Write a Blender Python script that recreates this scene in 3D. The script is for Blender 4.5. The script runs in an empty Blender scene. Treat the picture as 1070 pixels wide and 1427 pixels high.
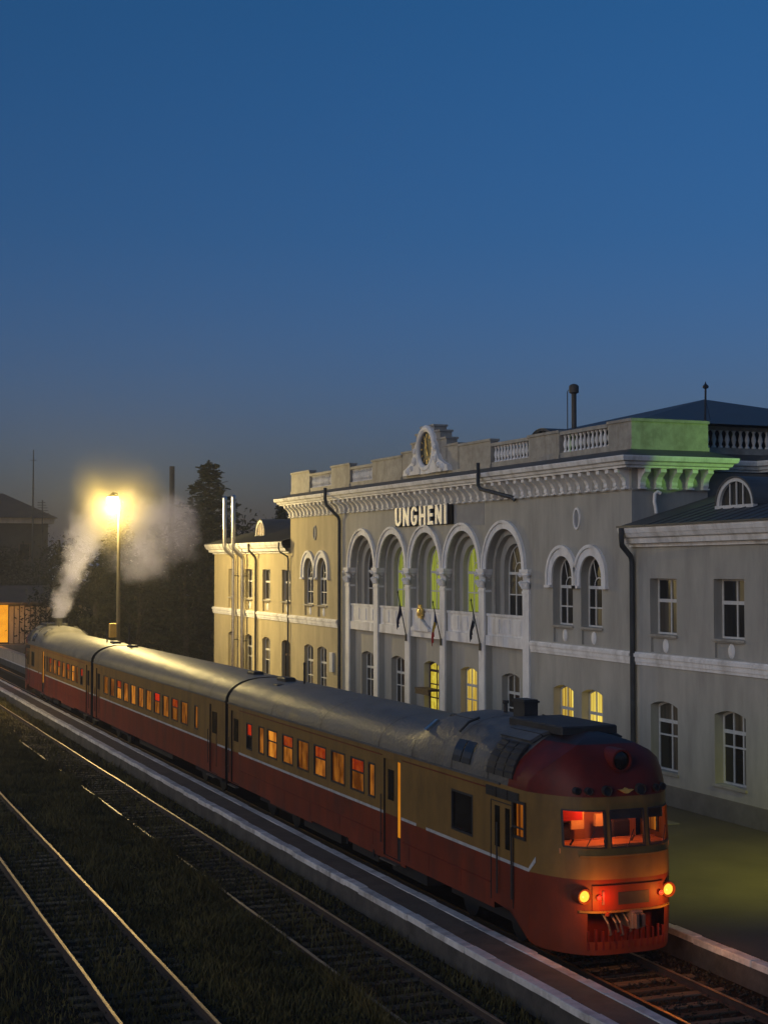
import bpy, math, random
import numpy as np
from mathutils import Vector, Matrix
from mathutils.geometry import tessellate_polygon
random.seed(7); rng = np.random.default_rng(7)
sc = bpy.context.scene
C = sc.collection
R = math.radians
PI = math.pi

# ------------------------------------------------------------------ camera
cam = bpy.data.cameras.new('camera'); camo = bpy.data.objects.new('camera', cam); C.objects.link(camo)
cam.sensor_fit = 'VERTICAL'; cam.sensor_height = 36.0; cam.sensor_width = 27.0
cam.lens = 2087 / 1427 * 36; cam.clip_start = 0.3; cam.clip_end = 9000
camo.location = (0, 0, 7.85)
camo.rotation_euler = (R(90 + 2.3186), 0, R(-21.553))
sc.camera = camo
# ------------------------------------------------------------------ dusk sky, afterglow sun, exposure
SUN_EL, SUN_AZ = 3.0, 250.0          # the afterglow is behind the camera, to its left
w = bpy.data.worlds.new('World'); sc.world = w; w.use_nodes = True
nt = w.node_tree; nt.nodes.clear()
wo = nt.nodes.new('ShaderNodeOutputWorld'); bg = nt.nodes.new('ShaderNodeBackground')
sky = nt.nodes.new('ShaderNodeTexSky'); sky.sky_type = 'NISHITA'; sky.sun_disc = False
sky.sun_elevation = R(SUN_EL); sky.sun_rotation = R(SUN_AZ); sky.altitude = 0; sky.air_density = 1.0
sky.dust_density = 1.6; sky.ozone_density = 3.0
tint = nt.nodes.new('ShaderNodeMix'); tint.data_type = 'RGBA'; tint.blend_type = 'MULTIPLY'
tint.inputs[0].default_value = 1.0
tc = nt.nodes.new('ShaderNodeTexCoord'); sxyz = nt.nodes.new('ShaderNodeSeparateXYZ'); rampw = nt.nodes.new('ShaderNodeValToRGB')
nt.links.new(tc.outputs['Generated'], sxyz.inputs[0]); nt.links.new(sxyz.outputs[2], rampw.inputs[0]); nt.links.new(rampw.outputs[0], tint.inputs[7])
el = rampw.color_ramp.elements
el[0].position = 0.0; el[0].color = (0.86, 0.76, 1.32, 1); el[1].position = 0.40; el[1].color = (0.39, 0.86, 1.25, 1)
e_ = el.new(0.10); e_.color = (0.69, 0.71, 1.22, 1); e_ = el.new(0.22); e_.color = (0.45, 0.74, 1.20, 1)
nt.links.new(sky.outputs[0], tint.inputs[6]); nt.links.new(tint.outputs[2], bg.inputs[0])
bg.inputs[1].default_value = 0.15
nt.links.new(bg.outputs[0], wo.inputs[0])
sun = bpy.data.lights.new('afterglow', 'SUN'); sun.energy = 0.70; sun.angle = R(50); sun.color = (1.0, 0.96, 0.92)
suno = bpy.data.objects.new('afterglow', sun); C.objects.link(suno)
suno.rotation_euler = (R(90 - 9), 0, R(-(SUN_AZ) + 180 - 0))
sc.view_settings.view_transform = 'Standard'; sc.view_settings.look = 'None'
sc.view_settings.gamma = 1; sc.view_settings.use_curve_mapping = False
sc.view_settings.exposure = 0.0
sc.render.engine = 'CYCLES'
cy = sc.cycles
cy.use_denoising = True
try: cy.denoiser = 'OPENIMAGEDENOISE'
except Exception: pass
cy.max_bounces = 6; cy.diffuse_bounces = 3; cy.glossy_bounces = 3; cy.transmission_bounces = 4; cy.volume_bounces = 1
cy.sample_clamp_indirect = 4.0
cy.volume_step_rate = 1.0; cy.volume_max_steps = 128

# ------------------------------------------------------------------ materials
def new_mat(name):
    m = bpy.data.materials.new(name); m.use_nodes = True
    n = m.node_tree.nodes; n.clear()
    out = n.new('ShaderNodeOutputMaterial')
    return m, n, m.node_tree.links, out
def mat(name, col, rough=0.8, metal=0.0, var=0.25, scale=3.0, col2=None, stretch=(1, 1, 1), bump=0.0, bscale=40.0,
        fine=0.0, spec=0.5, rvar=0.0, stain=0.0, staincol=(0.05, 0.045, 0.04), stainscale=0.6, piece=0.0, streak=0.0):
    m, n, l, out = new_mat(name)
    p = n.new('ShaderNodeBsdfPrincipled'); l.new(p.outputs[0], out.inputs[0])
    p.inputs['Metallic'].default_value = metal; p.inputs['Roughness'].default_value = rough
    p.inputs['Specular IOR Level'].default_value = spec
    g = n.new('ShaderNodeNewGeometry'); mp = n.new('ShaderNodeMapping'); mp.inputs['Scale'].default_value = stretch
    l.new(g.outputs['Position'], mp.inputs['Vector'])
    t = n.new('ShaderNodeTexNoise'); t.inputs['Scale'].default_value = scale; t.inputs['Detail'].default_value = 6; t.inputs['Roughness'].default_value = 0.65
    l.new(mp.outputs[0], t.inputs['Vector'])
    if col2 is None: col2 = tuple(c * (1 - var) for c in col); col1 = tuple(min(1, c * (1 + var)) for c in col)
    else: col1 = col
    ramp = n.new('ShaderNodeMapRange'); ramp.inputs[1].default_value = 0.32; ramp.inputs[2].default_value = 0.68
    l.new(t.outputs['Fac'], ramp.inputs[0])
    mx = n.new('ShaderNodeMix'); mx.data_type = 'RGBA'; l.new(ramp.outputs[0], mx.inputs[0])
    mx.inputs[6].default_value = (*col2, 1); mx.inputs[7].default_value = (*col1, 1)
    cur = mx.outputs[2]
    if stain:
        t2 = n.new('ShaderNodeTexNoise'); t2.inputs['Scale'].default_value = stainscale; t2.inputs['Detail'].default_value = 9; t2.inputs['Roughness'].default_value = 0.7
        mp2 = n.new('ShaderNodeMapping'); mp2.inputs['Scale'].default_value = stretch; mp2.inputs['Location'].default_value = (7.3, 1.9, 4.4)
        l.new(g.outputs['Position'], mp2.inputs['Vector']); l.new(mp2.outputs[0], t2.inputs['Vector'])
        r2 = n.new('ShaderNodeMapRange'); r2.inputs[1].default_value = 0.5; r2.inputs[2].default_value = 0.72; r2.inputs[4].default_value = stain
        l.new(t2.outputs['Fac'], r2.inputs[0])
        m2 = n.new('ShaderNodeMix'); m2.data_type = 'RGBA'; l.new(r2.outputs[0], m2.inputs[0]); l.new(cur, m2.inputs[6]); m2.inputs[7].default_value = (*staincol, 1)
        cur = m2.outputs[2]
    if streak:
        t3 = n.new('ShaderNodeTexNoise'); t3.inputs['Scale'].default_value = 1.0; t3.inputs['Detail'].default_value = 5; t3.inputs['Roughness'].default_value = 0.6
        mp3 = n.new('ShaderNodeMapping'); mp3.inputs['Scale'].default_value = (1.7, 1.7, 0.16); mp3.inputs['Location'].default_value = (1.3, 5.9, 2.4)
        l.new(g.outputs['Position'], mp3.inputs['Vector']); l.new(mp3.outputs[0], t3.inputs['Vector'])
        r3 = n.new('ShaderNodeMapRange'); r3.inputs[1].default_value = 0.50; r3.inputs[2].default_value = 0.74; r3.inputs[4].default_value = streak
        l.new(t3.outputs['Fac'], r3.inputs[0])
        m4 = n.new('ShaderNodeMix'); m4.data_type = 'RGBA'; l.new(r3.outputs[0], m4.inputs[0]); l.new(cur, m4.inputs[6]); m4.inputs[7].default_value = (*staincol, 1)
        cur = m4.outputs[2]
    if piece:
        oi = n.new('ShaderNodeObjectInfo'); mr = n.new('ShaderNodeMapRange'); mr.inputs[3].default_value = 1 - piece; mr.inputs[4].default_value = 1 + piece
        l.new(oi.outputs['Random'], mr.inputs[0])
        m3 = n.new('ShaderNodeMix'); m3.data_type = 'RGBA'; m3.blend_type = 'MULTIPLY'; m3.inputs[0].default_value = 1
        l.new(cur, m3.inputs[6]); l.new(mr.outputs[0], m3.inputs[7]); cur = m3.outputs[2]
    l.new(cur, p.inputs['Base Color'])
    if rvar:
        rr = n.new('ShaderNodeMapRange'); rr.inputs[3].default_value = max(0.05, rough - rvar); rr.inputs[4].default_value = min(1, rough + rvar)
        l.new(t.outputs['Fac'], rr.inputs[0]); l.new(rr.outputs[0], p.inputs['Roughness'])
    if bump:
        tb = n.new('ShaderNodeTexNoise'); tb.inputs['Scale'].default_value = bscale; tb.inputs['Detail'].default_value = 4
        l.new(g.outputs['Position'], tb.inputs['Vector'])
        b = n.new('ShaderNodeBump'); b.inputs['Strength'].default_value = bump; b.inputs['Distance'].default_value = 0.03
        l.new(tb.outputs['Fac'], b.inputs['Height']); l.new(b.outputs[0], p.inputs['Normal'])
    return m
def emit(name, col, strength, col2=None, scale=(0, 6, 0), spread=0.12):
    """a lit pane: curtain folds and lamps behind it vary the colour"""
    m, n, l, out = new_mat(name)
    e = n.new('ShaderNodeEmission'); e.inputs[1].default_value = strength
    gl = n.new('ShaderNodeBsdfGlossy'); gl.inputs['Roughness'].default_value = 0.1; gl.inputs['Color'].default_value = (0.05, 0.05, 0.05, 1)
    ad = n.new('ShaderNodeAddShader'); l.new(e.outputs[0], ad.inputs[0]); l.new(gl.outputs[0], ad.inputs[1]); l.new(ad.outputs[0], out.inputs[0])
    if col2 is None: e.inputs[0].default_value = (*col, 1); return m
    g = n.new('ShaderNodeNewGeometry'); mp = n.new('ShaderNodeMapping'); mp.inputs['Scale'].default_value = scale
    l.new(g.outputs['Position'], mp.inputs['Vector'])
    t = n.new('ShaderNodeTexNoise'); t.inputs['Scale'].default_value = 1.0; t.inputs['Detail'].default_value = 2
    l.new(mp.outputs[0], t.inputs['Vector'])
    r = n.new('ShaderNodeMapRange'); r.inputs[1].default_value = 0.38; r.inputs[2].default_value = 0.62; l.new(t.outputs['Fac'], r.inputs[0])
    mx = n.new('ShaderNodeMix'); mx.data_type = 'RGBA'; l.new(r.outputs[0], mx.inputs[0])
    mx.inputs[6].default_value = (*col2, 1); mx.inputs[7].default_value = (*col, 1); l.new(mx.outputs[2], e.inputs[0])
    oi = n.new('ShaderNodeObjectInfo'); mr = n.new('ShaderNodeMapRange'); mr.inputs[3].default_value = strength * (1 - spread); mr.inputs[4].default_value = strength * (1 + spread)
    l.new(oi.outputs['Random'], mr.inputs[0]); l.new(mr.outputs[0], e.inputs[1])
    return m
M = {}
M['stucco'] = mat('stucco', (0.385, 0.37, 0.325), 0.9, var=0.14, scale=1.3, stretch=(1, 1, 0.30), bump=0.25, bscale=25, stain=0.5, staincol=(0.20, 0.19, 0.175), stainscale=0.5, streak=.32)
M['cream'] = mat('cream_stucco', (0.45, 0.38, 0.225), 0.9, var=0.12, scale=1.3, stretch=(1, 1, 0.30), bump=0.25, bscale=25, stain=0.45, staincol=(0.24, 0.19, 0.11), stainscale=0.5, streak=.30)  # stucco of left wing and pavilion, street lamp's warmth put into the colour
M['stucco_patch'] = mat('stucco_patch', (0.27, 0.27, 0.27), 0.9, var=0.12, scale=2)
M['white'] = mat('white_plaster', (0.80, 0.79, 0.77), 0.8, var=0.10, scale=2.5, stretch=(1, 1, 0.5), bump=0.15, bscale=30, stain=0.4, staincol=(0.30, 0.27, 0.23), stainscale=1.4, streak=.6)
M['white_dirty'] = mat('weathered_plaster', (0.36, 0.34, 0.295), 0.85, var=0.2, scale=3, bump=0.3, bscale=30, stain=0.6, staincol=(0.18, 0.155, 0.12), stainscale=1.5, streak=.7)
M['plinth'] = mat('plinth_render', (0.16, 0.15, 0.135), 0.9, var=0.2, scale=1.5, bump=0.3, stain=0.4)
M['tin'] = mat('tin_roof', (0.085, 0.088, 0.085), 0.6, metal=0.2, var=0.25, scale=1.2, bump=0.1, bscale=4, stain=0.5, staincol=(0.09, 0.075, 0.06), rvar=0.15)
M['frame'] = mat('window_frame_paint', (0.62, 0.61, 0.57), 0.6, var=0.1, scale=8)
M['frame_brown'] = mat('brown_wood', (0.06, 0.035, 0.02), 0.6, var=0.3, scale=6)
M['glass'] = mat('dark_glass', (0.018, 0.017, 0.015), 0.12, var=0.6, scale=0.9, stretch=(1, 4, 0.4), spec=0.5)
M['glass_curtain'] = mat('curtained_glass', (0.15, 0.125, 0.085), 0.3, col2=(0.02, 0.018, 0.015), scale=1.0, stretch=(1, 6, 0.25), spec=0.5)
M['lit_yellow'] = emit('lit_pane_yellow', (1.0, 0.76, 0.13), 1.1, (0.30, 0.17, 0.02), (0, 7, 0.2))
M['lit_door'] = emit('lit_door_glass', (0.9, 0.74, 0.08), 0.75, (0.6, 0.42, 0.03), (0, 5, 4))
M['lit_green'] = emit('lit_pane_green', (0.46, 0.50, 0.06), 0.62, (0.22, 0.26, 0.03), (0, 5, 0.3))
M['downpipe'] = mat('downpipe_paint', (0.04, 0.045, 0.05), 0.5, metal=0.3, var=0.3, scale=3)
M['steel'] = mat('bright_steel', (0.62, 0.60, 0.56), 0.28, metal=1.0, var=0.12, scale=6, bump=0.15, bscale=9)
M['black'] = mat('black_paint', (0.012, 0.012, 0.013), 0.6, var=0.3, scale=6)
M['board'] = mat('board_black', (0.006, 0.006, 0.008), 0.9, spec=0.05)
M['letter'] = mat('letter_white', (0.85, 0.82, 0.76), 0.5, var=0.06, scale=6)
M['gold'] = mat('gold_paint', (0.75, 0.52, 0.14), 0.4, metal=0.4, var=0.2, scale=9)
M['car_red'] = mat('carriage_red', (0.165, 0.028, 0.010), 0.5, spec=0.22, var=0.22, scale=1.1, bump=0.06, bscale=3, stain=0.8, staincol=(0.05, 0.022, 0.015), stainscale=0.8, stretch=(1, 1, 0.6), streak=.55)
M['car_beige'] = mat('carriage_ochre', (0.215, 0.122, 0.034), 0.5, spec=0.22, var=0.12, scale=1.2, bump=0.06, bscale=3, stain=0.75, staincol=(0.095, 0.058, 0.024), stainscale=0.9, stretch=(1, 1, 0.6), streak=.55)
M['car_dome'] = mat('carriage_dome_red', (0.135, 0.016, 0.010), 0.45, spec=0.2, var=0.25, scale=1.4, bump=0.05, bscale=4, stain=0.6, staincol=(0.03, 0.018, 0.016), stainscale=1.3)
M['car_roof'] = mat('carriage_roof', (0.105, 0.102, 0.095), 0.50, metal=0.08, var=0.35, scale=1.6, bump=0.55, bscale=11, stain=0.8, staincol=(0.05, 0.045, 0.04), stainscale=1.3, stretch=(1, 0.6, 1), rvar=0.16)
M['car_stripe'] = mat('carriage_stripe', (0.42, 0.41, 0.39), 0.5, var=0.2, scale=4)
M['soot'] = mat('sooty_metal', (0.022, 0.021, 0.02), 0.6, var=0.4, scale=3, bump=0.2)
M['under'] = mat('underframe_grime', (0.010, 0.009, 0.008), 0.85, var=0.4, scale=4)
M['soot_dome'] = mat('sooty_dome', (0.035, 0.026, 0.024), 0.5, col2=(0.016, 0.014, 0.013), scale=2.2, bump=0.2, stain=0.4, staincol=(0.10, 0.02, 0.02), stainscale=1.6)
M['coupler'] = mat('coupler_metal', (0.13, 0.10, 0.085), 0.5, metal=0.3, var=0.35, scale=12)
M['lit_orange'] = emit('lit_carriage_pane', (0.78, 0.26, 0.03), 0.42, (0.26, 0.07, 0.010), (0, 2.6, 1.5), .35)
M['lit_orange2'] = emit('lit_carriage_pane_bright', (0.95, 0.34, 0.035), 0.62, (0.40, 0.11, 0.012), (0, 2.6, 1.5), .3)
M['lit_red'] = emit('lit_red_blind', (0.75, 0.035, 0.008), 0.65, (0.5, 0.03, 0.006), (0, 2.4, 1.6))
M['lit_rose'] = emit('lit_pane_reddish', (0.60, 0.10, 0.012), 0.5, (0.36, 0.03, 0.006), (0, 2.4, 2.6))
M['lit_slit'] = emit('lit_doorway', (0.85, 0.30, 0.02), 0.65, (0.6, 0.18, 0.012), (0, 0.1, 0.8))
M['dark_pane'] = mat('dark_carriage_glass', (0.014, 0.012, 0.010), 0.15, var=0.5, scale=2)
M['head_lens'] = emit('headlamp_lens', (1.0, 0.46, 0.04), 1.9)
M['red_lens'] = emit('tail_lens', (1.0, 0.03, 0.01), 3.0)
M['lamp_bulb'] = emit('street_lamp_glow', (1.0, 0.78, 0.36), 260.0)
M['rail'] = mat('rail_steel', (0.30, 0.20, 0.10), 0.47, metal=1.0, var=0.5, scale=2.2, rvar=0.16)
M['rail_dull'] = mat('rail_dull_steel', (0.24, 0.19, 0.13), 0.5, metal=0.8, var=0.5, scale=1.5, rvar=0.2)
M['rail_side'] = mat('rail_rust', (0.05, 0.03, 0.02), 0.8, var=0.4, scale=8)
M['sleeper'] = mat('sleeper_wood', (0.10, 0.078, 0.05), 0.9, spec=0.1, var=0.4, scale=5, stretch=(0.4, 3, 1), bump=0.6, bscale=20, piece=0.45)
M['ground'] = mat('ballast_soil', (0.020, 0.016, 0.010), 0.95, var=0.45, scale=0.7, bump=1.0, bscale=9, spec=0.05)
M['stone'] = mat('ballast_stone', (0.045, 0.038, 0.026), 0.9, var=0.5, scale=13, spec=0.1)
M['asphalt'] = mat('platform_asphalt', (0.055, 0.047, 0.038), 0.85, var=0.22, scale=0.6, bump=0.3, bscale=14, stain=0.4, staincol=(0.03, 0.026, 0.022), stainscale=0.9, rvar=0.1)
M['asphalt_narrow'] = mat('narrow_platform_asphalt', (0.105, 0.076, 0.050), 0.85, var=0.3, scale=1.5, bump=0.4, bscale=14, stain=0.5, staincol=(0.035, 0.028, 0.022), stainscale=2)
M['kerb'] = mat('whitewashed_kerb', (0.58, 0.54, 0.49), 0.85, var=0.18, scale=3, bump=0.4, bscale=18, stain=0.65, staincol=(0.12, 0.105, 0.09), stainscale=1.6, piece=0.14)
M['platform_wall'] = mat('platform_wall', (0.06, 0.052, 0.043), 0.9, var=0.45, scale=1.2, bump=0.5, bscale=10, stain=0.6, staincol=(0.14, 0.125, 0.10), stainscale=1.3)
M['grass'] = mat('grass_blade', (0.15, 0.118, 0.042), 0.8, col2=(0.045, 0.040, 0.015), scale=0.55, spec=0.05)
M['needles'] = mat('conifer_needles', (0.016, 0.024, 0.009), 0.8, var=0.45, scale=0.9, spec=0.2)
M['leaves'] = mat('tree_leaves', (0.022, 0.022, 0.009), 0.8, var=0.5, scale=0.6, spec=0.2)
M['bark'] = mat('tree_bark', (0.045, 0.035, 0.025), 0.9, var=0.3, scale=6)
M['pole'] = mat('galvanised_post', (0.075, 0.066, 0.05), 0.7, metal=0.2, var=0.15, scale=4)
M['brick_dark'] = mat('dark_house_wall', (0.055, 0.047, 0.035), 0.9, var=0.25, scale=0.8)
M['roof_old'] = mat('old_roof', (0.075, 0.052, 0.032), 0.85, var=0.25, scale=0.8)
M['fence_board'] = mat('shed_boards', (0.34, 0.27, 0.19), 0.85, var=0.25, scale=2, stretch=(1, 1, 0.3), piece=0.25)
M['lit_shed'] = emit('lit_shed_doorway', (1.0, 0.40, 0.02), 0.95, (0.9, 0.32, 0.015), (1.0, 1.0, 1.0))
M['flag_blue'] = mat('flag_dark_blue', (0.008, 0.012, 0.055), 0.8, var=0.2)
M['flag_tri_blue'] = mat('flag_blue', (0.012, 0.05, 0.20), 0.8, var=0.2)
M['flag_yellow'] = mat('flag_yellow', (0.55, 0.36, 0.03), 0.8, var=0.2)
M['flag_red'] = mat('flag_red', (0.42, 0.025, 0.02), 0.8, var=0.2)
M['flag_white'] = mat('flag_white', (0.55, 0.54, 0.52), 0.8, var=0.1)
M['flag_navy'] = mat('flag_navy', (0.008, 0.010, 0.025), 0.8, var=0.2)
M['yellow_box'] = mat('yellow_box_paint', (0.42, 0.26, 0.05), 0.5, var=0.15)
M['cab_wall'] = mat('cab_wall_paint', (0.50, 0.23, 0.10), 0.7, var=0.15, scale=3)
M['cab_red'] = mat('cab_red_blind', (0.55, 0.03, 0.03), 0.7, var=0.15, scale=3)
M['cab_cream'] = mat('cab_cream_panel', (0.75, 0.60, 0.32), 0.6, var=0.1, scale=5)
M['green_lens'] = emit('green_flood_lens', (0.25, 1.0, 0.2), 4.0)
M['olive_lens'] = emit('platform_lamp_lens', (0.95, 0.95, 0.2), 6.0)
# clear glass for the cab
m, n_, l_, out_ = new_mat('cab_glass')
tr = n_.new('ShaderNodeBsdfTransparent'); tr.inputs[0].default_value = (0.86, 0.86, 0.84, 1)
gl = n_.new('ShaderNodeBsdfGlossy'); gl.inputs['Roughness'].default_value = 0.05
ms = n_.new('ShaderNodeMixShader'); ms.inputs[0].default_value = 0.07
l_.new(tr.outputs[0], ms.inputs[1]); l_.new(gl.outputs[0], ms.inputs[2]); l_.new(ms.outputs[0], out_.inputs[0])
M['cab_glass'] = m

# ------------------------------------------------------------------ mesh helpers
class MB:
    def __init__(s): s.v = []; s.f = []; s.m = []
    def add(s, vs, fs, mi=0):
        b = len(s.v); s.v += [tuple(v) for v in vs]
        s.f += [tuple(b + i for i in f) for f in fs]; s.m += [mi] * len(fs); return s
    def quad(s, a, b, c, d, mi=0): return s.add([a, b, c, d], [(0, 1, 2, 3)], mi)
    def box(s, x0, x1, y0, y1, z0, z1, mi=0):
        if x0 > x1: x0, x1 = x1, x0
        if y0 > y1: y0, y1 = y1, y0
        if z0 > z1: z0, z1 = z1, z0
        v = [(x0, y0, z0), (x1, y0, z0), (x1, y1, z0), (x0, y1, z0), (x0, y0, z1), (x1, y0, z1), (x1, y1, z1), (x0, y1, z1)]
        return s.add(v, [(0, 3, 2, 1), (4, 5, 6, 7), (0, 1, 5, 4), (1, 2, 6, 5), (2, 3, 7, 6), (3, 0, 4, 7)], mi)
    def cbox(s, x0, x1, y0, y1, z0, z1, c=0.02, mi=0):
        """box with its vertical and top edges chamfered"""
        xs = (x0, x0 + c, x1 - c, x1); ys = (y0, y0 + c, y1 - c, y1)
        def ring(x0, x1, y0, y1, c, z): return [(x0 + c, y0, z), (x1 - c, y0, z), (x1, y0 + c, z), (x1, y1 - c, z), (x1 - c, y1, z), (x0 + c, y1, z), (x0, y1 - c, z), (x0, y0 + c, z)]
        v = ring(x0, x1, y0, y1, c, z0) + ring(x0, x1, y0, y1, c, z1 - c) + ring(x0 + c, x1 - c, y0 + c, y1 - c, c * 0.5, z1)
        f = []
        for k in (0, 8):
            for i in range(8): f.append((k + i, k + (i + 1) % 8, k + 8 + (i + 1) % 8, k + 8 + i))
        f.append(tuple(range(16, 24)))
        return s.add(v, f, mi)
    def prism(s, poly, fn, a, b, mi=0, cap=True):
        """poly: 2D outline; fn(p, q, d) -> xyz; extruded from d=a to d=b"""
        n = len(poly)
        v = [fn(p[0], p[1], a) for p in poly] + [fn(p[0], p[1], b) for p in poly]
        f = [(i, (i + 1) % n, n + (i + 1) % n, n + i) for i in range(n)]
        if cap:
            tri = tessellate_polygon([[Vector((p[0], p[1], 0)) for p in poly]])
            f += [tuple(t) for t in tri] + [tuple(n + i for i in reversed(t)) for t in tri]
        return s.add(v, f, mi)
    def sheet(s, outer, holes, fn, d, mi=0, reveal=None, rmi=None):
        pts = list(outer); polys = [[Vector((p[0], p[1], 0)) for p in outer]]
        for h in holes: polys.append([Vector((p[0], p[1], 0)) for p in h]); pts += list(h)
        tri = tessellate_polygon(polys)
        s.add([fn(p[0], p[1], d) for p in pts], [tuple(t) for t in tri], mi)
        if reveal is not None:
            for h in holes: s.prism(h, fn, d, reveal, mi if rmi is None else rmi, cap=False)
        return s
    def tube(s, pts, r, n=8, mi=0, caps=True):
        pts = [Vector(p) for p in pts]; k = len(pts)
        rs = r if isinstance(r, (list, tuple)) else [r] * k
        vs = []; up = None
        for i, p in enumerate(pts):
            t = (pts[min(i + 1, k - 1)] - pts[max(i - 1, 0)]).normalized()
            if up is None:
                up = Vector((0, 0, 1)) if abs(t.z) < 0.9 else Vector((1, 0, 0))
            a = t.cross(up).normalized(); up = a.cross(t).normalized()
            for j in range(n):
                q = 2 * PI * j / n
                vs.append(p + (a * math.cos(q) + up * math.sin(q)) * rs[i])
        fs = [(i * n + j, i * n + (j + 1) % n, (i + 1) * n + (j + 1) % n, (i + 1) * n + j) for i in range(k - 1) for j in range(n)]
        if caps: fs += [tuple(range(n - 1, -1, -1)), tuple((k - 1) * n + j for j in range(n))]
        return s.add(vs, fs, mi)
    def lathe(s, prof, n=12, o=(0, 0, 0), axis='z', mi=0):
        vs = []
        for (r, h) in prof:
            for j in range(n):
                q = 2 * PI * j / n; a, b = r * math.cos(q), r * math.sin(q)
                vs.append({'z': (o[0] + a, o[1] + b, o[2] + h), 'y': (o[0] + a, o[1] + h, o[2] + b), 'x': (o[0] + h, o[1] + a, o[2] + b)}[axis])
        k = len(prof)
        fs = [(i * n + j, i * n + (j + 1) % n, (i + 1) * n + (j + 1) % n, (i + 1) * n + j) for i in range(k - 1) for j in range(n)]
        fs += [tuple(range(n - 1, -1, -1)), tuple((k - 1) * n + j for j in range(n))]
        return s.add(vs, fs, mi)
def mesh_from(name, mb, mats, smooth=False):
    me = bpy.data.meshes.new(name); me.from_pydata(mb.v, [], mb.f)
    for m in mats: me.materials.append(m)
    me.polygons.foreach_set('material_index', mb.m)
    me.validate(); me.update()
    bm_fix(me)
    if smooth: me.shade_smooth() if smooth is True else me.shade_auto(smooth) if hasattr(me, 'shade_auto') else me.shade_smooth()
    return me
import bmesh
def bm_fix(me):
    bm = bmesh.new(); bm.from_mesh(me); bmesh.ops.recalc_face_normals(bm, faces=bm.faces); bm.to_mesh(me); bm.free()
def sharp(me, ang=35):
    """smooth shading with sharp edges above an angle"""
    me.shade_smooth()
    bm = bmesh.new(); bm.from_mesh(me)
    bmesh.ops.remove_doubles(bm, verts=bm.verts, dist=0.0004)
    bmesh.ops.recalc_face_normals(bm, faces=bm.faces)
    for e in bm.edges:
        e.smooth = len(e.link_faces) == 2 and e.calc_face_angle(3.0) < R(ang)
    for f in bm.faces: f.smooth = True
    bm.to_mesh(me); bm.free()
def place(o, parent):
    C.objects.link(o)
    if parent is not None:
        o.parent = parent
        o.matrix_parent_inverse = PINV.get(parent.name, Matrix.Identity(4))
PINV = {}
SHEAR = [None]
def obj(name, mb, mats, parent=None, smooth=None, shear=True, loc=None, kind=None, label=None):
    """ONE mesh object; vertices are in world coordinates unless loc is given"""
    if not isinstance(mats, (list, tuple)): mats = [mats]
    if SHEAR[0] and shear and loc is None: mb.v = [SHEAR[0](v) for v in mb.v]
    me = mesh_from(name, mb, mats)
    if smooth: sharp(me, smooth if smooth is not True else 35)
    o = bpy.data.objects.new(name, me)
    if loc is not None: o.location = SHEAR[0](loc) if (SHEAR[0] and shear) else loc
    place(o, parent)
    if parent is not None: PINV[o.name] = Matrix.Translation(Vector(o.location)).inverted() @ Matrix.Identity(4) if loc is not None else Matrix.Identity(4)
    if kind: o['kind'] = kind
    if label: o['label'] = label
    return o
def inst(src, name, loc, parent, rotz=0.0, scale=None):
    o = src.copy(); o.name = name; o.parent = None
    o.location = SHEAR[0](loc) if SHEAR[0] else loc; o.rotation_euler = (0, 0, rotz)
    if scale: o.scale = scale
    place(o, parent); return o
def root(name, loc, label, cat, group=None):
    o = bpy.data.objects.new(name, None); o.location = loc; o.empty_display_size = 0.3
    C.objects.link(o); PINV[o.name] = Matrix.Translation(Vector(loc)).inverted()
    o['label'] = label; o['category'] = cat
    if group: o['group'] = group
    return o
def tag(o, label, cat, group=None, kind=None):
    o['label'] = label; o['category'] = cat
    if group: o['group'] = group
    if kind: o['kind'] = kind
    return o
def single(name, mb, mats, origin, label, cat, group=None, smooth=None):
    """a thing that is one mesh: origin at its base"""
    ox, oy, oz = origin
    mb.v = [(v[0] - ox, v[1] - oy, v[2] - oz) for v in mb.v]
    me = mesh_from(name, mb, mats if isinstance(mats, list) else [mats])
    if smooth: sharp(me, smooth if smooth is not True else 35)
    o = bpy.data.objects.new(name, me); o.location = origin; C.objects.link(o)
    return tag(o, label, cat, group)
def copy_tree(o, parent=None):
    inv = o.matrix_parent_inverse.copy()
    c = o.copy(); C.objects.link(c); c.parent = parent; c.matrix_parent_inverse = inv
    for ch in o.children: copy_tree(ch, c)
    return c
def light(name, kind, loc, energy, col, size=0.1, target=None, spot=None, blend=0.5, parent=None):
    L = bpy.data.lights.new(name, kind); L.energy = energy; L.color = col
    if kind in ('POINT', 'SPOT'): L.shadow_soft_size = size
    if kind == 'SPOT': L.spot_size = R(spot); L.spot_blend = blend
    o = bpy.data.objects.new(name, L); o.location = loc
    if target is not None: o.rotation_euler = (Vector(target) - Vector(loc)).to_track_quat('-Z', 'Y').to_euler()
    place(o, parent); return o
YZ = lambda X: (lambda p, q, d: (d, p, q))      # 2D (y, z) on a plane of constant x

# ================================================================== SETTING
g = MB()
xs = [-3000, -200, -40, 0, 12, 12.58]; 
g.box(-3500, 3500, -1500, 4500, -1.2, -0.17)
obj('ground', g, M['ground'], kind='structure')

PZ = 0.40      # platform level
KW = 0.23
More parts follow.
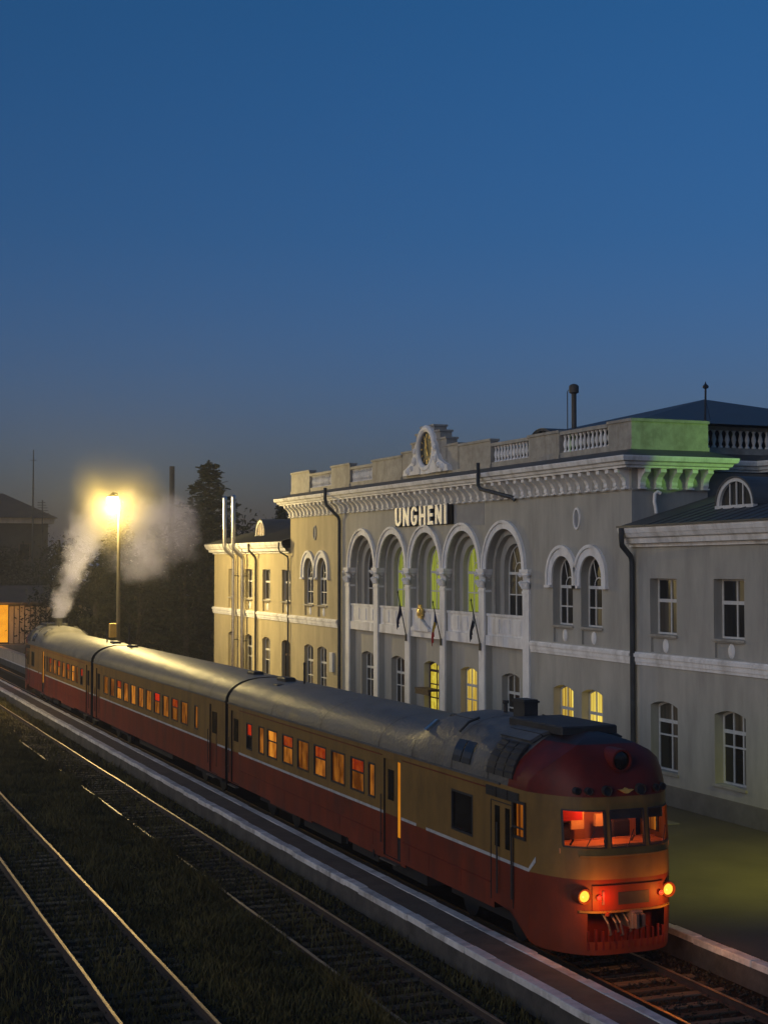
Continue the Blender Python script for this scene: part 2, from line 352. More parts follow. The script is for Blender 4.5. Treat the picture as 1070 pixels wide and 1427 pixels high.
# narrow middle platform
p = MB(); p.box(12.60, 13.70, 8, 230, -0.3, PZ - 0.06, 1); p.box(12.60 + KW, 13.70 - KW, 8, 230, PZ - 0.06, PZ - 0.008, 0)
mid = obj('narrow_platform', p, [M['asphalt_narrow'], M['platform_wall']], kind='structure')
kb = MB(); kb.cbox(-KW / 2 - 0.02, KW / 2 - 0.003, -0.495, 0.495, -0.13, 0.0, 0.015)
kerb0 = None
for side in (0, 1):
    for i in range(95):
        y = 12.0 + i
        x = 12.60 + KW / 2 if side == 0 else 13.70 - KW / 2
        jz = random.uniform(-0.012, 0.012); jx = random.uniform(-0.012, 0.012)
        if kerb0 is None:
            kerb0 = obj('kerb_stone', kb, M['kerb'], mid, loc=(x, y, PZ)); o = kerb0
        else: o = inst(kerb0, 'kerb_stone', (x, y, PZ), mid)
        o.location = (x + jx, y, PZ + jz); o.rotation_euler = (random.uniform(-.004, .004), random.uniform(-.03, .03), (PI if side else 0) + random.uniform(-.012, .012))
far = MB(); far.box(12.58, 12.58 + KW, 107, 230, PZ - 0.06, PZ); far.box(13.72 - KW, 13.72, 107, 230, PZ - 0.06, PZ)
obj('kerb_run', far, M['kerb'], mid, kind='stuff')
# main platform in front of the station
p = MB(); p.box(17.27, 60, -30, 230, -0.3, PZ - 0.06, 1); p.box(17.30 + KW, 60, -30, 230, PZ - 0.06, PZ - 0.008, 0)
main = obj('main_platform', p, [M['asphalt'], M['platform_wall']], kind='structure')
for i in range(60):
    y = 16.0 + i
    o = inst(kerb0, 'kerb_stone', (17.27 + KW / 2, y, PZ), main)
    o.location = (17.27 + KW / 2 + random.uniform(-.01, .01), y, PZ + random.uniform(-.01, .01)); o.rotation_euler = (0, random.uniform(-.02, .02), random.uniform(-.01, .01))
far = MB(); far.box(17.25, 17.30 + KW, 76, 230, PZ - 0.06, PZ)
obj('kerb_run', far, M['kerb'], main, kind='stuff')
# manhole-like slab by the wall
s = MB(); s.cbox(23.6, 24.6, 38.4, 39.8, PZ - 0.008, PZ + 0.02, 0.015)
tag(obj('paving_slab', s, mat('pale_slab', (0.13, 0.12, 0.105), 0.85, var=0.2), None), 'pale flat concrete slab set in the platform near the wall foot', 'slab')

# ------------------------------------------------------------------ tracks
def rail_profile():
    return [(-0.075, -0.16), (0.075, -0.16), (0.075, -0.148), (0.018, -0.125), (0.016, -0.05), (0.036, -0.035), (0.037, -0.006), (0.030, 0.0), (-0.030, 0.0), (-0.037, -0.006), (-0.036, -0.035), (-0.016, -0.05), (-0.018, -0.125), (-0.075, -0.148)]
slp = MB(); slp.cbox(-1.3, 1.3, -0.12, 0.12, -0.26, -0.145, 0.02)
slp_src = None
def track(xc, y0, y1, ys0, ys1, label, top='rail', jit=0.03):
    global slp_src
    t = root('railway_track', (xc, y0, 0), label, 'railway track')
    for sx in (-1, 1):
        r = MB(); cx = xc + sx * 0.795
        y = y0; prof = rail_profile(); ys = list(np.arange(y0, y1, 2.5)) + [y1]; n = len(prof)
        vs = []
        for k, yy in enumerate(ys):
            dx = 0.006 * math.sin(yy * 0.9 + sx) + 0.004 * math.sin(yy * 2.3); dz = 0.006 * math.sin(yy * 0.55 + sx * 2)
            vs += [(cx + dx + a, yy, b + dz) for a, b in prof]
        for k in range(len(ys) - 1):
            for j in range(n):
                mi = 0 if j in (6, 7, 8) else 1
                r.f.append((k * n + j, k * n + (j + 1) % n, (k + 1) * n + (j + 1) % n, (k + 1) * n + j)); r.m.append(mi)
        r.v = vs
        obj('rail', r, [M[top], M['rail_side']], t)
    y = ys0
    while y < ys1:
        if slp_src is None: slp_src = obj('sleeper', slp, M['sleeper'], t, loc=(xc, y, 0)); o = slp_src
        else: o = inst(slp_src, 'sleeper', (xc, y, 0), t)
        o.location = (xc + random.uniform(-.05, .05), y + random.uniform(-jit, jit), random.uniform(-0.02, 0.015)); o.rotation_euler = (0, random.uniform(-.008, .008), random.uniform(-.02, .02))
        y += 0.56
    return t
track(6.25, 5, 230, 18, 75, 'polished bare railway track nearest the lower left corner, half sunk in grass')
track(10.86, 5, 230, 22, 105, 'weedy railway track running along the narrow platform, its outer rail broken up by grass', 'rail_dull')
track(15.45, 5, 230, 14, 30, 'railway track on which the red and ochre diesel train stands')

# ballast stones and grass (nobody could count them)
def stones(n, x0, x1, y0, y1, z0, s0, s1):
    base = np.array([(1, 0, 0), (-1, 0, 0), (0, 1, 0), (0, -1, 0), (0, 0, 1), (0, 0, -1)], float)
    tri = np.array([(0, 2, 4), (2, 1, 4), (1, 3, 4), (3, 0, 4), (2, 0, 5), (1, 2, 5), (3, 1, 5), (0, 3, 5)])
    c = np.stack([rng.uniform(x0, x1, n), y0 + (y1 - y0) * rng.random(n) ** 1.3, np.full(n, z0) + rng.uniform(-.02, .02, n)], 1)
    s = rng.uniform(s0, s1, (n, 1, 1)) * rng.uniform(0.6, 1.3, (n, 6, 1)) * rng.uniform(.6, 1.2, (n, 1, 3))
    a = rng.uniform(0, 2 * PI, n); ca, sa = np.cos(a), np.sin(a)
    v = base[None] * s
    v = np.stack([v[..., 0] * ca[:, None] - v[..., 1] * sa[:, None], v[..., 0] * sa[:, None] + v[..., 1] * ca[:, None], v[..., 2]], -1) + c[:, None]
    f = tri[None] + 6 * np.arange(n)[:, None, None]
    return v.reshape(-1, 3), f.reshape(-1, 3)
def np_mesh(name, v, f, m, k=3):
    me = bpy.data.meshes.new(name); me.vertices.add(len(v)); me.vertices.foreach_set('co', v.astype(np.float32).ravel())
    me.loops.add(f.size); me.loops.foreach_set('vertex_index', f.astype(np.int32).ravel())
    me.polygons.add(len(f)); me.polygons.foreach_set('loop_start', np.arange(0, f.size, k, dtype=np.int32))
    me.update(calc_edges=True)
    for x in (m if isinstance(m, list) else [m]): me.materials.append(x)
    return me
vv = []; ff = []; o_ = 0
for args in ((9000, 4.6, 7.9, 20, 80, -0.165, .025, .06), (13000, 9.3, 12.55, 22, 100, -0.16, .025, .06), (6000, 13.75, 17.2, 10, 29, -0.16, .025, .06)):
    v, f = stones(*args); vv.append(v); ff.append(f + o_); o_ += len(v)
o = bpy.data.objects.new('ballast', np_mesh('ballast', np.concatenate(vv), np.concatenate(ff), M['stone'])); C.objects.link(o)
tag(o, 'dark loose ballast stones scattered between the rails', 'ballast', kind='stuff')
def blades(n, xf, y0, y1, hmin, hmax, pw=1.5):
    y = y0 + (y1 - y0) * rng.random(n) ** pw; x = xf(n, y)
    a = rng.uniform(0, 2 * PI, n); h = rng.uniform(hmin, hmax, n) * (0.45 + 0.9 * np.clip(np.sin(x * 1.7 + y * .45) * np.sin(y * .8 - x) * .5 + .5, 0, 1)); wd = rng.uniform(.006, .016, n) * (1 + y / 60)
    lean = rng.uniform(.1, .8, n) * h; la = rng.uniform(0, 2 * PI, n)
    b = np.stack([x, y, np.full(n, -0.18)], 1)
    d = np.stack([np.cos(a), np.sin(a), np.zeros(n)], 1) * wd[:, None]
    mid_ = b + np.stack([np.cos(la) * lean * .35, np.sin(la) * lean * .35, h * .6], 1)
    tip = b + np.stack([np.cos(la) * lean, np.sin(la) * lean, h], 1)
    v = np.stack([b - d, b + d, mid_ + d * .7, mid_ - d * .7, tip], 1).reshape(-1, 3)
    i = 5 * np.arange(n)[:, None]
    f = np.concatenate([i + [[0, 1, 2]], i + [[0, 2, 3]], i + [[3, 2, 4]]], 0)
    return v, f
def xmix(ranges, wts):
    def fn(n, y):
        k = rng.choice(len(ranges), n, p=np.array(wts) / sum(wts)); lo = np.array([r[0] for r in ranges])[k]; hi = np.array([r[1] for r in ranges])[k]
        return lo + (hi - lo) * rng.random(n)
    return fn
v1, f1 = blades(150000, xmix([(2, 5.2), (5.6, 6.9), (7.15, 9.9), (7.6, 9.9), (10.2, 11.5), (11.75, 12.5)], [2, .9, 3.2, 3.2, .5, .7]), 20, 100, .05, .25, 1.4)
v2, f2 = blades(16000, xmix([(9.78, 10.06)], [1]), 24, 95, .16, .36, 1.0)
o = bpy.data.objects.new('grass', np_mesh('grass', np.concatenate([v1, v2]), np.concatenate([f1, f2 + len(v1)]), M['grass'])); C.objects.link(o)
tag(o, 'dark unkempt grass growing between the tracks', 'grass', kind='stuff')

# ================================================================== STATION BUILDING
KS = 0.0070
def shear_fn(v): return (v[0], v[1], v[2] + KS * max(-2.0, v[1] - 43.7))
SHEAR[0] = shear_fn
B = 26.20
st = root('station_building', (B, 62.0, PZ), 'long two storey cream station building with white arcade and bracketed cornice', 'station building')
WR0, WR1, PR1, PL0, PL1, WL1 = 24.0, 43.70, 51.25, 72.45, 80.70, 97.05
ZC = 10.69; ZE = 8.78
def shape(yc, w_, z0, z1, kind, n=14, rise=0.16):
    a, b = yc - w_ / 2, yc + w_ / 2
    if kind == 'rect': return [(a, z0), (b, z0), (b, z1), (a, z1)]
    if kind == 'seg':
        pts = [(a, z0), (b, z0)]; m_ = 8
        for i in range(m_ + 1):
            t = i / m_; pts.append((b - (b - a) * t, z1 - rise + rise * (1 - (2 * t - 1) ** 2)))
        return pts
    r = w_ / 2; zs = z1 - r; pts = [(a, z0), (b, z0)]
    for i in range(n + 1):
        q = PI * i / n; pts.append((yc + r * math.cos(q), zs + r * math.sin(q)))
    return pts
def top_at(y, yc, w_, z1, kind, rise=0.16):
    if kind == 'rect': return z1
    if kind == 'seg': t = (y - yc) / w_ * 2; return z1 - rise + rise * (1 - min(1, t * t))
    r = w_ / 2; return z1 - r + math.sqrt(max(0, r * r - (y - yc) ** 2))
def window(yc, w_, z0, z1, kind, x, cols, rows, glass, framem='frame', fan=False, name='window', t=0.06, sill=True, sillx=None):
    """frame ring + bars (one mesh), panes as sub-parts; x = plane of the frame front"""
    o_ = shape(yc, w_, z0, z1, kind); i_ = shape(yc, w_ - 2 * t, z0 + t, z1 - t, kind)
    mb = MB(); n = len(o_); f = YZ(0)
    for k in range(n):
        a, b, c, d = o_[k], o_[(k + 1) % n], i_[(k + 1) % n], i_[k]
        mb.quad((x, *a), (x, *b), (x, *c), (x, *d))
        mb.quad((x, *d), (x, *c), (x + .05, *c), (x + .05, *d))
    bw = 0.028
    ya, yb = yc - w_ / 2 + t, yc + w_ / 2 - t
    zrs = sorted([z0 + t] + rows); spring = (z1 - w_ / 2) if kind == 'arch' else None
    ztop_rect = rows[-1] if (fan and rows) else None
    ybr = [ya + (yb - ya) * k / cols for k in range(cols + 1)]
    for yy in ybr[1:-1]:
        zt = ztop_rect if fan else top_at(yy, yc, w_, z1, kind) - t
        mb.box(x - .006, x + .04, yy - bw, yy + bw, z0 + t, zt)
    for k, zz in enumerate(rows):
        hw = 0.055 if (k == len(rows) - 1) else 0.026
        mb.box(x - .010, x + .045, ya, yb, zz - hw, zz + hw)
    if fan:
        r0 = 0.30 * w_ / 1.5
        cz = ztop_rect + 0.05
        for k in range(8):
            q0, q1 = PI * k / 8, PI * (k + 1) / 8
            for (ra, rb) in ((r0 - .025, r0 + .025),):
                P = lambda r, q: (x - .006, yc + r * math.cos(q), cz + r * math.sin(q))
                mb.quad(P(ra, q0), P(rb, q0), P(rb, q1), P(ra, q1))
        for q in (R(55), R(125), R(90)):
            if q == R(90): continue
            c_, s_ = math.cos(q), math.sin(q)
            L = (w_ / 2 - t) if kind == 'arch' else .5
            a0 = Vector((0, yc + r0 * c_, cz + r0 * s_)); a1 = Vector((0, yc + L * c_, top_at(yc + L * c_, yc, w_, z1, kind) - t * .6))
            nn = Vector((0, -s_, c_)) * .025
            mb.quad((x - .006, a0.y + nn.y, a0.z + nn.z), (x - .006, a1.y + nn.y, a1.z + nn.z), (x - .006, a1.y - nn.y, a1.z - nn.z), (x - .006, a0.y - nn.y, a0.z - nn.z))
    o = obj(name, mb, M[framem], st)
    zb = [z0 + t] + rows + [None]
    for ci in range(cols):
        a, b = ybr[ci] + (bw if ci else 0), ybr[ci + 1] - (bw if ci < cols - 1 else 0)
        for ri in range(len(zb) - 1):
            if fan and ri == len(zb) - 2: continue
            lo = zb[ri] + .02; pm = MB()
            if zb[ri + 1] is not None: poly = [(a, lo), (b, lo), (b, zb[ri + 1] - .02), (a, zb[ri + 1] - .02)]
            else: poly = [(a, lo), (b, lo)] + [(b + (a - b) * k / 4, max(lo + .02, top_at(b + (a - b) * k / 4, yc, w_ - 2 * t, z1 - t, kind))) for k in range(5)]
            gm = glass(ci, ri) if callable(glass) else glass
            pm.sheet(poly, [], f, x + .03); obj('pane', pm, M[gm], o)
    if fan:
        pm = MB(); lo = rows[-1] + .02
        poly = [(ya, lo), (yb, lo)] + [(yb + (ya - yb) * k / 12, max(lo + .01, top_at(yb + (ya - yb) * k / 12, yc, w_ - 2 * t, z1 - t, kind))) for k in range(13)]
        pm.sheet(poly, [], f, x + .03); obj('pane', pm, M[glass(0, 9) if callable(glass) else glass], o)
    if sill:
        sx = B - 0.07 if sillx is None else sillx
        sb = MB(); sb.box(sx, x + .02, yc - w_ / 2 - .06, yc + w_ / 2 + .06, z0 - .075, z0 - .003); obj('sill', sb, M['white_dirty'], o)
    return o
def dk(ci, ri): return random.choice(['glass', 'glass', 'glass_curtain'])
# ---- wall sheets with real openings
RV = 0.42
front = []       # (y0, y1, z0, z1, holes)
def hole_list(): return []
# right wing
hw = []; up_y = [41.80, 38.15, 34.5, 30.85, 27.2]
for y in up_y:
    hw.append(shape(y, 1.58, 5.86, 7.67, 'rect')); hw.append(shape(y, 1.60, 1.46, 3.71, 'seg')); hw.append(shape(y, 1.50, 5.27, 5.74, 'rect'))
wall = MB(); wall.sheet([(WR0, PZ - .1), (WR1, PZ - .1), (WR1, 9.0), (WR0, 9.0)], hw, YZ(0), B, reveal=B + RV)
# pavilions
hp = []
PRc = (48.58, 46.46); PLc = (77.45, 75.25)
for y in PRc + PLc:
    hp.append(shape(y, 1.52, 5.90, 8.42, 'arch')); hp.append(shape(y, 1.50, 1.46, 3.72, 'seg')); hp.append(shape(y, 1.44, 5.27, 5.79, 'rect'))
ov = lambda y, z, a=.17, b=.24: [(y + a * math.cos(2 * PI * k / 14), z + b * math.sin(2 * PI * k / 14)) for k in range(14)]
sel = lambda cs: [h for h, y in zip(hp, [c for c in PRc + PLc for _ in range(3)]) if y in cs]
wall.sheet([(WR1, PZ - .1), (PR1, PZ - .1), (PR1, 11.4), (WR1, 11.4)], sel(PRc), YZ(0), B, reveal=B + RV)
# left wing
lw = [92.8, 88.95, 85.3, 81.5]; hl = []
for y in lw:
    hl.append(shape(y, 1.55, 5.95, 7.75, 'rect'))
    if y != 81.5: hl.append(shape(y, 1.55, 1.46, 3.76, 'seg'))
    else: hl.append(shape(y, 1.55, 0.42, 3.76, 'seg'))
    hl.append(shape(y, 1.46, 5.27, 5.85, 'rect'))
wallc = MB(); wallc.sheet([(PL1, PZ - .1), (WL1, PZ - .1), (WL1, 9.0), (PL1, 9.0)], hl, YZ(0), B, reveal=B + RV)
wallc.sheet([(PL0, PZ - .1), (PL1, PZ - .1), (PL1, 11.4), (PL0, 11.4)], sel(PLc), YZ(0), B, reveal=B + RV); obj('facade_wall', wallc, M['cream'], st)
# arcade spandrel with five arched openings
BC = [69.25, 65.29, 61.33, 57.37, 53.41]; OH = 1.70; AR = 1.60; SPR = 7.92
def arch_outline(yc, hw_, r, z0, spr, n=20):
    pts = [(yc - hw_, z0), (yc + hw_, z0), (yc + hw_, spr)] if hw_ != r else [(yc - hw_, z0), (yc + hw_, z0)]
    pts += [(yc + r * math.cos(PI * k / n), spr + r * math.sin(PI * k / n)) for k in range(n + 1)]
    if hw_ != r: pts.append((yc - hw_, spr))
    return pts
DF = B + 0.28
wall.sheet([(PR1, PZ - .1), (PL0, PZ - .1), (PL0, 11.4), (PR1, 11.4)], [arch_outline(y, OH, AR, PZ - .05, SPR) for y in BC], YZ(0), B, reveal=DF)
# second order: lower infill wall and the inner arch
lowin = []; upin = []
for i, y in enumerate(BC):
    lowin.append(shape(y, 1.62, 1.46 if i != 2 else 0.42, 3.80, 'seg')); upin.append(arch_outline(y, 1.34, 1.34, 5.9, 7.95))
wall.sheet([(PR1 + .02, PZ - .1), (PL0 - .02, PZ - .1), (PL0 - .02, 10.2), (PR1 + .02, 10.2)], lowin + upin, YZ(0), DF, reveal=DF + .32)
XW = DF + .46
wall.sheet([(PR1 + .02, 5.0), (PL0 - .02, 5.0), (PL0 - .02, 10.2), (PR1 + .02, 10.2)], [arch_outline(y, 0.98, 0.98, 6.0, 7.95) for y in BC], YZ(0), DF + .20, reveal=XW)
obj('facade_wall', wall, M['stucco'], st)
# rear and end walls, floor slabs: closed volume
bk = MB(); XB = 40.0
bk.box(B + 1.15, XB, PR1, PL0, PZ, 11.3); bk.box(B + .62, XB, WR1 + .1, PR1, PZ, 11.3); bk.box(B + .62, XB, PL0, PL1 - .1, PZ, 11.3)
bk.box(B + .62, XB - 2, WR0, WR1, PZ, 9.0); bk.box(B + .62, XB - 2, PL1, WL1 - .3, PZ, 9.0)
obj('inner_wall', bk, M['plinth'], st)
ew = MB()
ew.quad((B, WR1, 8.9), (29.2, WR1, 8.9), (29.2, WR1, 11.4), (B, WR1, 11.4)); ew.quad((29.2, WR1, 8.9), (29.2, WR1 + .9, 8.9), (29.2, WR1 + .9, 11.4), (29.2, WR1, 11.4))
ew.quad((29.2, WR1 + .9, 8.9), (32.1, WR1 + .9, 8.9), (32.1, WR1 + .9, 11.4), (29.2, WR1 + .9, 11.4))
ew.quad((32.1, WR1 + .9, 8.9), (32.1, WR1, 8.9), (32.1, WR1, 11.4), (32.1, WR1 + .9, 11.4)); ew.quad((32.1, WR1, 8.9), (XB, WR1, 8.9), (XB, WR1, 11.4), (32.1, WR1, 11.4))
obj('end_wall', ew, M['stucco'], st); ew = MB()
ew.quad((B, PL1, 8.9), (XB, PL1, 8.9), (XB, PL1, 11.4), (B, PL1, 11.4))
obj('end_wall', ew, M['stucco'], st); ew = MB()
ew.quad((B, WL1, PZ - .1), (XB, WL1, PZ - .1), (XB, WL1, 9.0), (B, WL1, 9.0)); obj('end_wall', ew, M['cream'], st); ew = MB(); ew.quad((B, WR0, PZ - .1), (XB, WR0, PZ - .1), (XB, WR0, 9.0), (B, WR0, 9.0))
obj('end_wall', ew, M['stucco'], st)
# plinth
for a, b in ((WR0, PR1 - .31), (PL0, 80.66), (82.3, WL1 + .02)):
    pl = MB(); pl.box(B - .06, B + .01, a, b, PZ - .02, 1.02); obj('plinth', pl, M['plinth'], st)
# string course (two fillets)
def course(y0, y1, x):
    sc_ = MB()
    sc_.box(x - .10, x + .012, y0, y1, 4.90, 5.22); sc_.box(x - .15, x - .098, y0, y1, 5.06, 5.17); sc_.box(x - .06, x + .012, y0, y1, 4.80, 4.898)
    obj('string_course', sc_, M['white'], st)
course(WR0, WR1 - .06, B); course(WR1 + .02, PR1 - .2, B); course(PL0 + .25, PL1, B); course(PL1 + .01, WL1 + .08, B)
# arcade: piers, capitals, archivolts, parapets
piers = [71.23, 67.27, 63.31, 59.35, 55.39, 51.43]
for y in piers:
    pm = MB(); pm.box(B - .07, B + .26, y - .265, y + .265, PZ, 7.16); pm.box(B - .12, B + .26, y - .30, y + .30, PZ, 1.05); pm.box(B - .095, B + .26, y - .285, y + .285, 6.98, 7.07)
    obj('pier', pm, M['white'], st)
    cm = MB()
    cm.box(B - .16, B + .27, y - .36, y + .36, 7.80, 7.92); cm.box(B - .13, B + .27, y - .33, y + .33, 7.70, 7.797)
    cm.lathe([(.25, 7.16), (.27, 7.2), (.25, 7.3), (.29, 7.45), (.26, 7.48), (.33, 7.66), (.36, 7.70)], 12, (B + .15, y, 0))
    for sx, sy in ((-1, -1), (-1, 1), (1, -1), (1, 1)):
        c0 = (B + .14 + sx * .26, y + sy * .30)
        cm.tube([(c0[0], c0[1], 7.62), (c0[0] + sx * .03, c0[1] + sy * .03, 7.70), (c0[0], c0[1], 7.76)], [.05, .085, .05], 6)
        cm.tube([(c0[0] - sx * .05, c0[1] - sy * .06, 7.20), (c0[0] + sx * .01, c0[1], 7.34), (c0[0] + sx * .05, c0[1] + sy * .05, 7.44), (c0[0] + sx * .03, c0[1] + sy * .03, 7.40)], [.05, .07, .05, .02], 5)
    for dy in (-.16, 0, .16):
        cm.tube([(B - .10, y + dy, 7.18), (B - .13, y + dy, 7.38), (B - .19, y + dy, 7.46), (B - .19, y + dy, 7.40)], [.06, .07, .05, .02], 5)
    obj('capital', cm, M['white'], st, smooth=40)
def archivolt(yc, spr, r0, r1, x, foot=0.0, n=22, name='archivolt', m='white', lim0=0, lim1=PI):
    mb = MB()
    for (ra, rb, pr) in ((r0, r0 + (r1 - r0) * .70, .06), (r0 + (r1 - r0) * .70, r1, .12)):
        for k in range(n):
            q0 = lim0 + (lim1 - lim0) * k / n; q1 = lim0 + (lim1 - lim0) * (k + 1) / n
            P = lambda r, q, d: (x - d, yc + r * math.cos(q), spr + r * math.sin(q))
            mb.quad(P(ra, q0, pr), P(rb, q0, pr), P(rb, q1, pr), P(ra, q1, pr))
            mb.quad(P(rb, q0, pr), P(rb, q0, -.01), P(rb, q1, -.01), P(rb, q1, pr))
            mb.quad(P(ra, q0, pr), P(ra, q0, -.01), P(ra, q1, -.01), P(ra, q1, pr))
        if foot:
            for s_ in (-1, 1):
                a, b = sorted((yc + s_ * ra, yc + s_ * rb)); mb.box(x - pr, x + .01, a, b, spr - foot, spr)
    if foot:
        for s_ in (-1, 1):
            a, b = sorted((yc + s_ * r0, yc + s_ * (r1 + .04))); mb.box(x - .15, x + .01, a, b, spr - foot - .10, spr - foot - .002)
    return obj(name, mb, M[m], st)
for y in BC: archivolt(y, SPR, AR, 1.94, B)
for i, y in enumerate(BC):
    pm = MB(); x = B + .07
    pm.box(x, x + .17, y - OH + .01, y + OH - .01, 5.24, 6.02); pm.box(x - .05, x + .17, y - OH + .01, y + OH - .01, 6.022, 6.12)
    for dy in (-.95, 0, .95): pm.box(x - .03, x + .002, y + dy - .36, y + dy + .36, 5.36, 5.92)
    pm.box(x - .08, x + .175, y - OH + .01, y + OH - .01, 4.84, 5.237)
    obj('parapet_panel', pm, M['white'], st)
    inner = MB(); 
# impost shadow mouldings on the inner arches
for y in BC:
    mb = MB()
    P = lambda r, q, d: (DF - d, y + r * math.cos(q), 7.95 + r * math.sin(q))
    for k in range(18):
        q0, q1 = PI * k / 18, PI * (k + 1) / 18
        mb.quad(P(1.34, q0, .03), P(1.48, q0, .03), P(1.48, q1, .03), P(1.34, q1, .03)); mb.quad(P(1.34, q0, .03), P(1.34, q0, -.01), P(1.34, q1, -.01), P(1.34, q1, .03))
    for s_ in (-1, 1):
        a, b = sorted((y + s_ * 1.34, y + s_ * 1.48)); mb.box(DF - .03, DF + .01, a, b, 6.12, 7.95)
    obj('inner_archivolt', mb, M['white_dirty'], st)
# paired window arches of the pavilions
for cs in (PRc, PLc):
    midy = (cs[0] + cs[1]) / 2; r1 = 1.16; lim = math.acos(min(1, (abs(cs[0] - cs[1]) / 2) / r1))
    for y in cs: archivolt(y, 7.66, .77, r1, B, foot=.30, name='window_arch')
# windows
for y in up_y:
    window(y, 1.58, 5.86, 7.67, 'rect', B + .31, 2, [6.95], dk)
    window(y, 1.60, 1.46, 3.71, 'seg', B + .31, 2 if y == up_y[0] else 3, [2.05 + .55, 3.05], dk)
for y in lw:
    window(y, 1.55, 5.95, 7.75, 'rect', B + .19, 2, [7.02], dk)
    if y != 81.5: window(y, 1.55, 1.46, 3.76, 'seg', B + .19, 2, [2.4, 3.0], dk)
    else: window(y, 1.55, 0.42, 3.76, 'seg', B + .19, 2, [1.2, 2.9], 'glass', framem='frame_brown', name='door', t=.10, sill=False)
for y in PRc + PLc:
    window(y, 1.52, 5.90, 8.42, 'arch', B + (.31 if y in PRc else .19), 3, [6.58, 7.30], 'glass' if y in PLc else dk, fan=True)
    window(y, 1.50, 1.46, 3.72, 'seg', B + (.31 if y in PRc else .19), 3, [2.05, 2.85], 'lit_yellow' if y in PRc else dk)
for i, y in enumerate(BC):
    window(y, 1.94, 6.02, 8.91, 'arch', XW - .06, 3, [6.9, 7.75], 'lit_green' if i in (1, 2, 3) else dk, fan=True, sill=False)
    if i == 2: window(y, 1.62, 0.42, 3.80, 'seg', DF + .27, 2, [.95, 1.55, 2.15, 2.75, 3.35], 'lit_door', framem='frame_brown', name='door', t=.09, sill=False)
    else: window(y, 1.62, 1.46, 3.80, 'seg', DF + .27, 3, [2.4, 3.0], 'lit_yellow' if i == 3 else dk, sillx=DF - .06)
# apron medallions under the upper windows
med = MB(); med.lathe([(.0, .05), (.10, .045), (.155, .02), (.17, 0)], 16, (0, 0, 0), 'x'); med.v = [(-v[0], v[1], v[2] * 1.38) for v in med.v]
med0 = None
for y, z in [(y, 5.50) for y in up_y] + [(y, 5.53) for y in PRc + PLc] + [(y, 5.53) for y in lw]:
    apr = MB(); apr.quad((B + .09, y - .8, 5.2), (B + .09, y + .8, 5.2), (B + .09, y + .8, 5.85), (B + .09, y - .8, 5.85))
    obj('apron_panel', apr, M['cream' if y > 72 else 'stucco'], st)  # left aprons carry the same painted lamplight tint as their wall
    if med0 is None: med0 = obj('medallion', med, M['white'], st, loc=(B + .088, y, z), smooth=50)
    else: inst(med0, 'medallion', (B + .088, y, z), st)
# oval niche rings
for y in (47.46, 76.4):
    mb = MB(); n = 18
    for k in range(n):
        q0, q1 = 2 * PI * k / n, 2 * PI * (k + 1) / n
        P = lambda a, b, q, d: (B - d, y + a * math.cos(q), 9.76 + b * math.sin(q))
        mb.quad(P(.19, .33, q0, .05), P(.25, .40, q0, .05), P(.25, .40, q1, .05), P(.19, .33, q1, .05)); mb.quad(P(.25, .40, q0, .05), P(.25, .40, q0, 0), P(.25, .40, q1, 0), P(.25, .40, q1, .05)); mb.quad(P(.19, .33, q0, .05), P(.19, .33, q0, .0), P(.19, .33, q1, .0), P(.19, .33, q1, .05))
    obj('oval_ring', mb, M['white'] if y < 60 else M['stucco'], st)
    mb = MB(); mb.add([(B - .006, y + .2 * math.cos(2 * PI * k / 16), 9.76 + .34 * math.sin(2 * PI * k / 16)) for k in range(16)], [tuple(range(16))]); obj('oval_niche', mb, M['stucco_patch'], st)
# frieze brackets
bp = [(0, 0), (0, .62), (-.46, .62), (-.46, .50), (-.36, .44), (-.24, .34), (-.15, .18), (-.16, .08), (-.10, 0)]
br = MB(); br.prism(bp, lambda a, b, d: (a, d, b), -.11, .11); br.box(-.50, 0.0, -.14, .14, .622, .665); br.box(-.19, 0, -.13, .13, -.05, -.002)
br0 = obj('bracket', br, M['white_dirty'], st, loc=(B, WR1 + .25, ZC + .03)); br0.data.materials[0] = M['white']
def brackets(y0, y1, pitch):
    n = int(round((y1 - y0) / pitch))
    for k in range(n + 1): inst(br0, 'bracket', (B, y0 + (y1 - y0) * k / n, ZC + .03), st)
brackets(WR1 + .87, PR1 - .35, .645); brackets(PR1 + .30, PL0 - .3, .655); brackets(PL0 + .35, PL1 - .25, .645)
for k in range(5): inst(br0, 'bracket', (B + .35 + k * .62, WR1, ZC + .03), st, rotz=PI / 2)
for k in range(6): inst(br0, 'bracket', (32.4 + k * .62, WR1, ZC + .03), st, rotz=PI / 2)
for k in range(8): inst(br0, 'bracket', (B + .35 + k * .62, PL1, ZC + .03), st, rotz=-PI / 2)
fr = MB()
fr.box(B - .05, B + .01, WR1 + .01, PL1 - .01, ZC - .06, ZC - .002); fr.box(B + .01, 29.2, WR1 - .05, WR1 + .01, ZC - .06, ZC - .002)
obj('frieze_band', fr, M['white_dirty'], st)
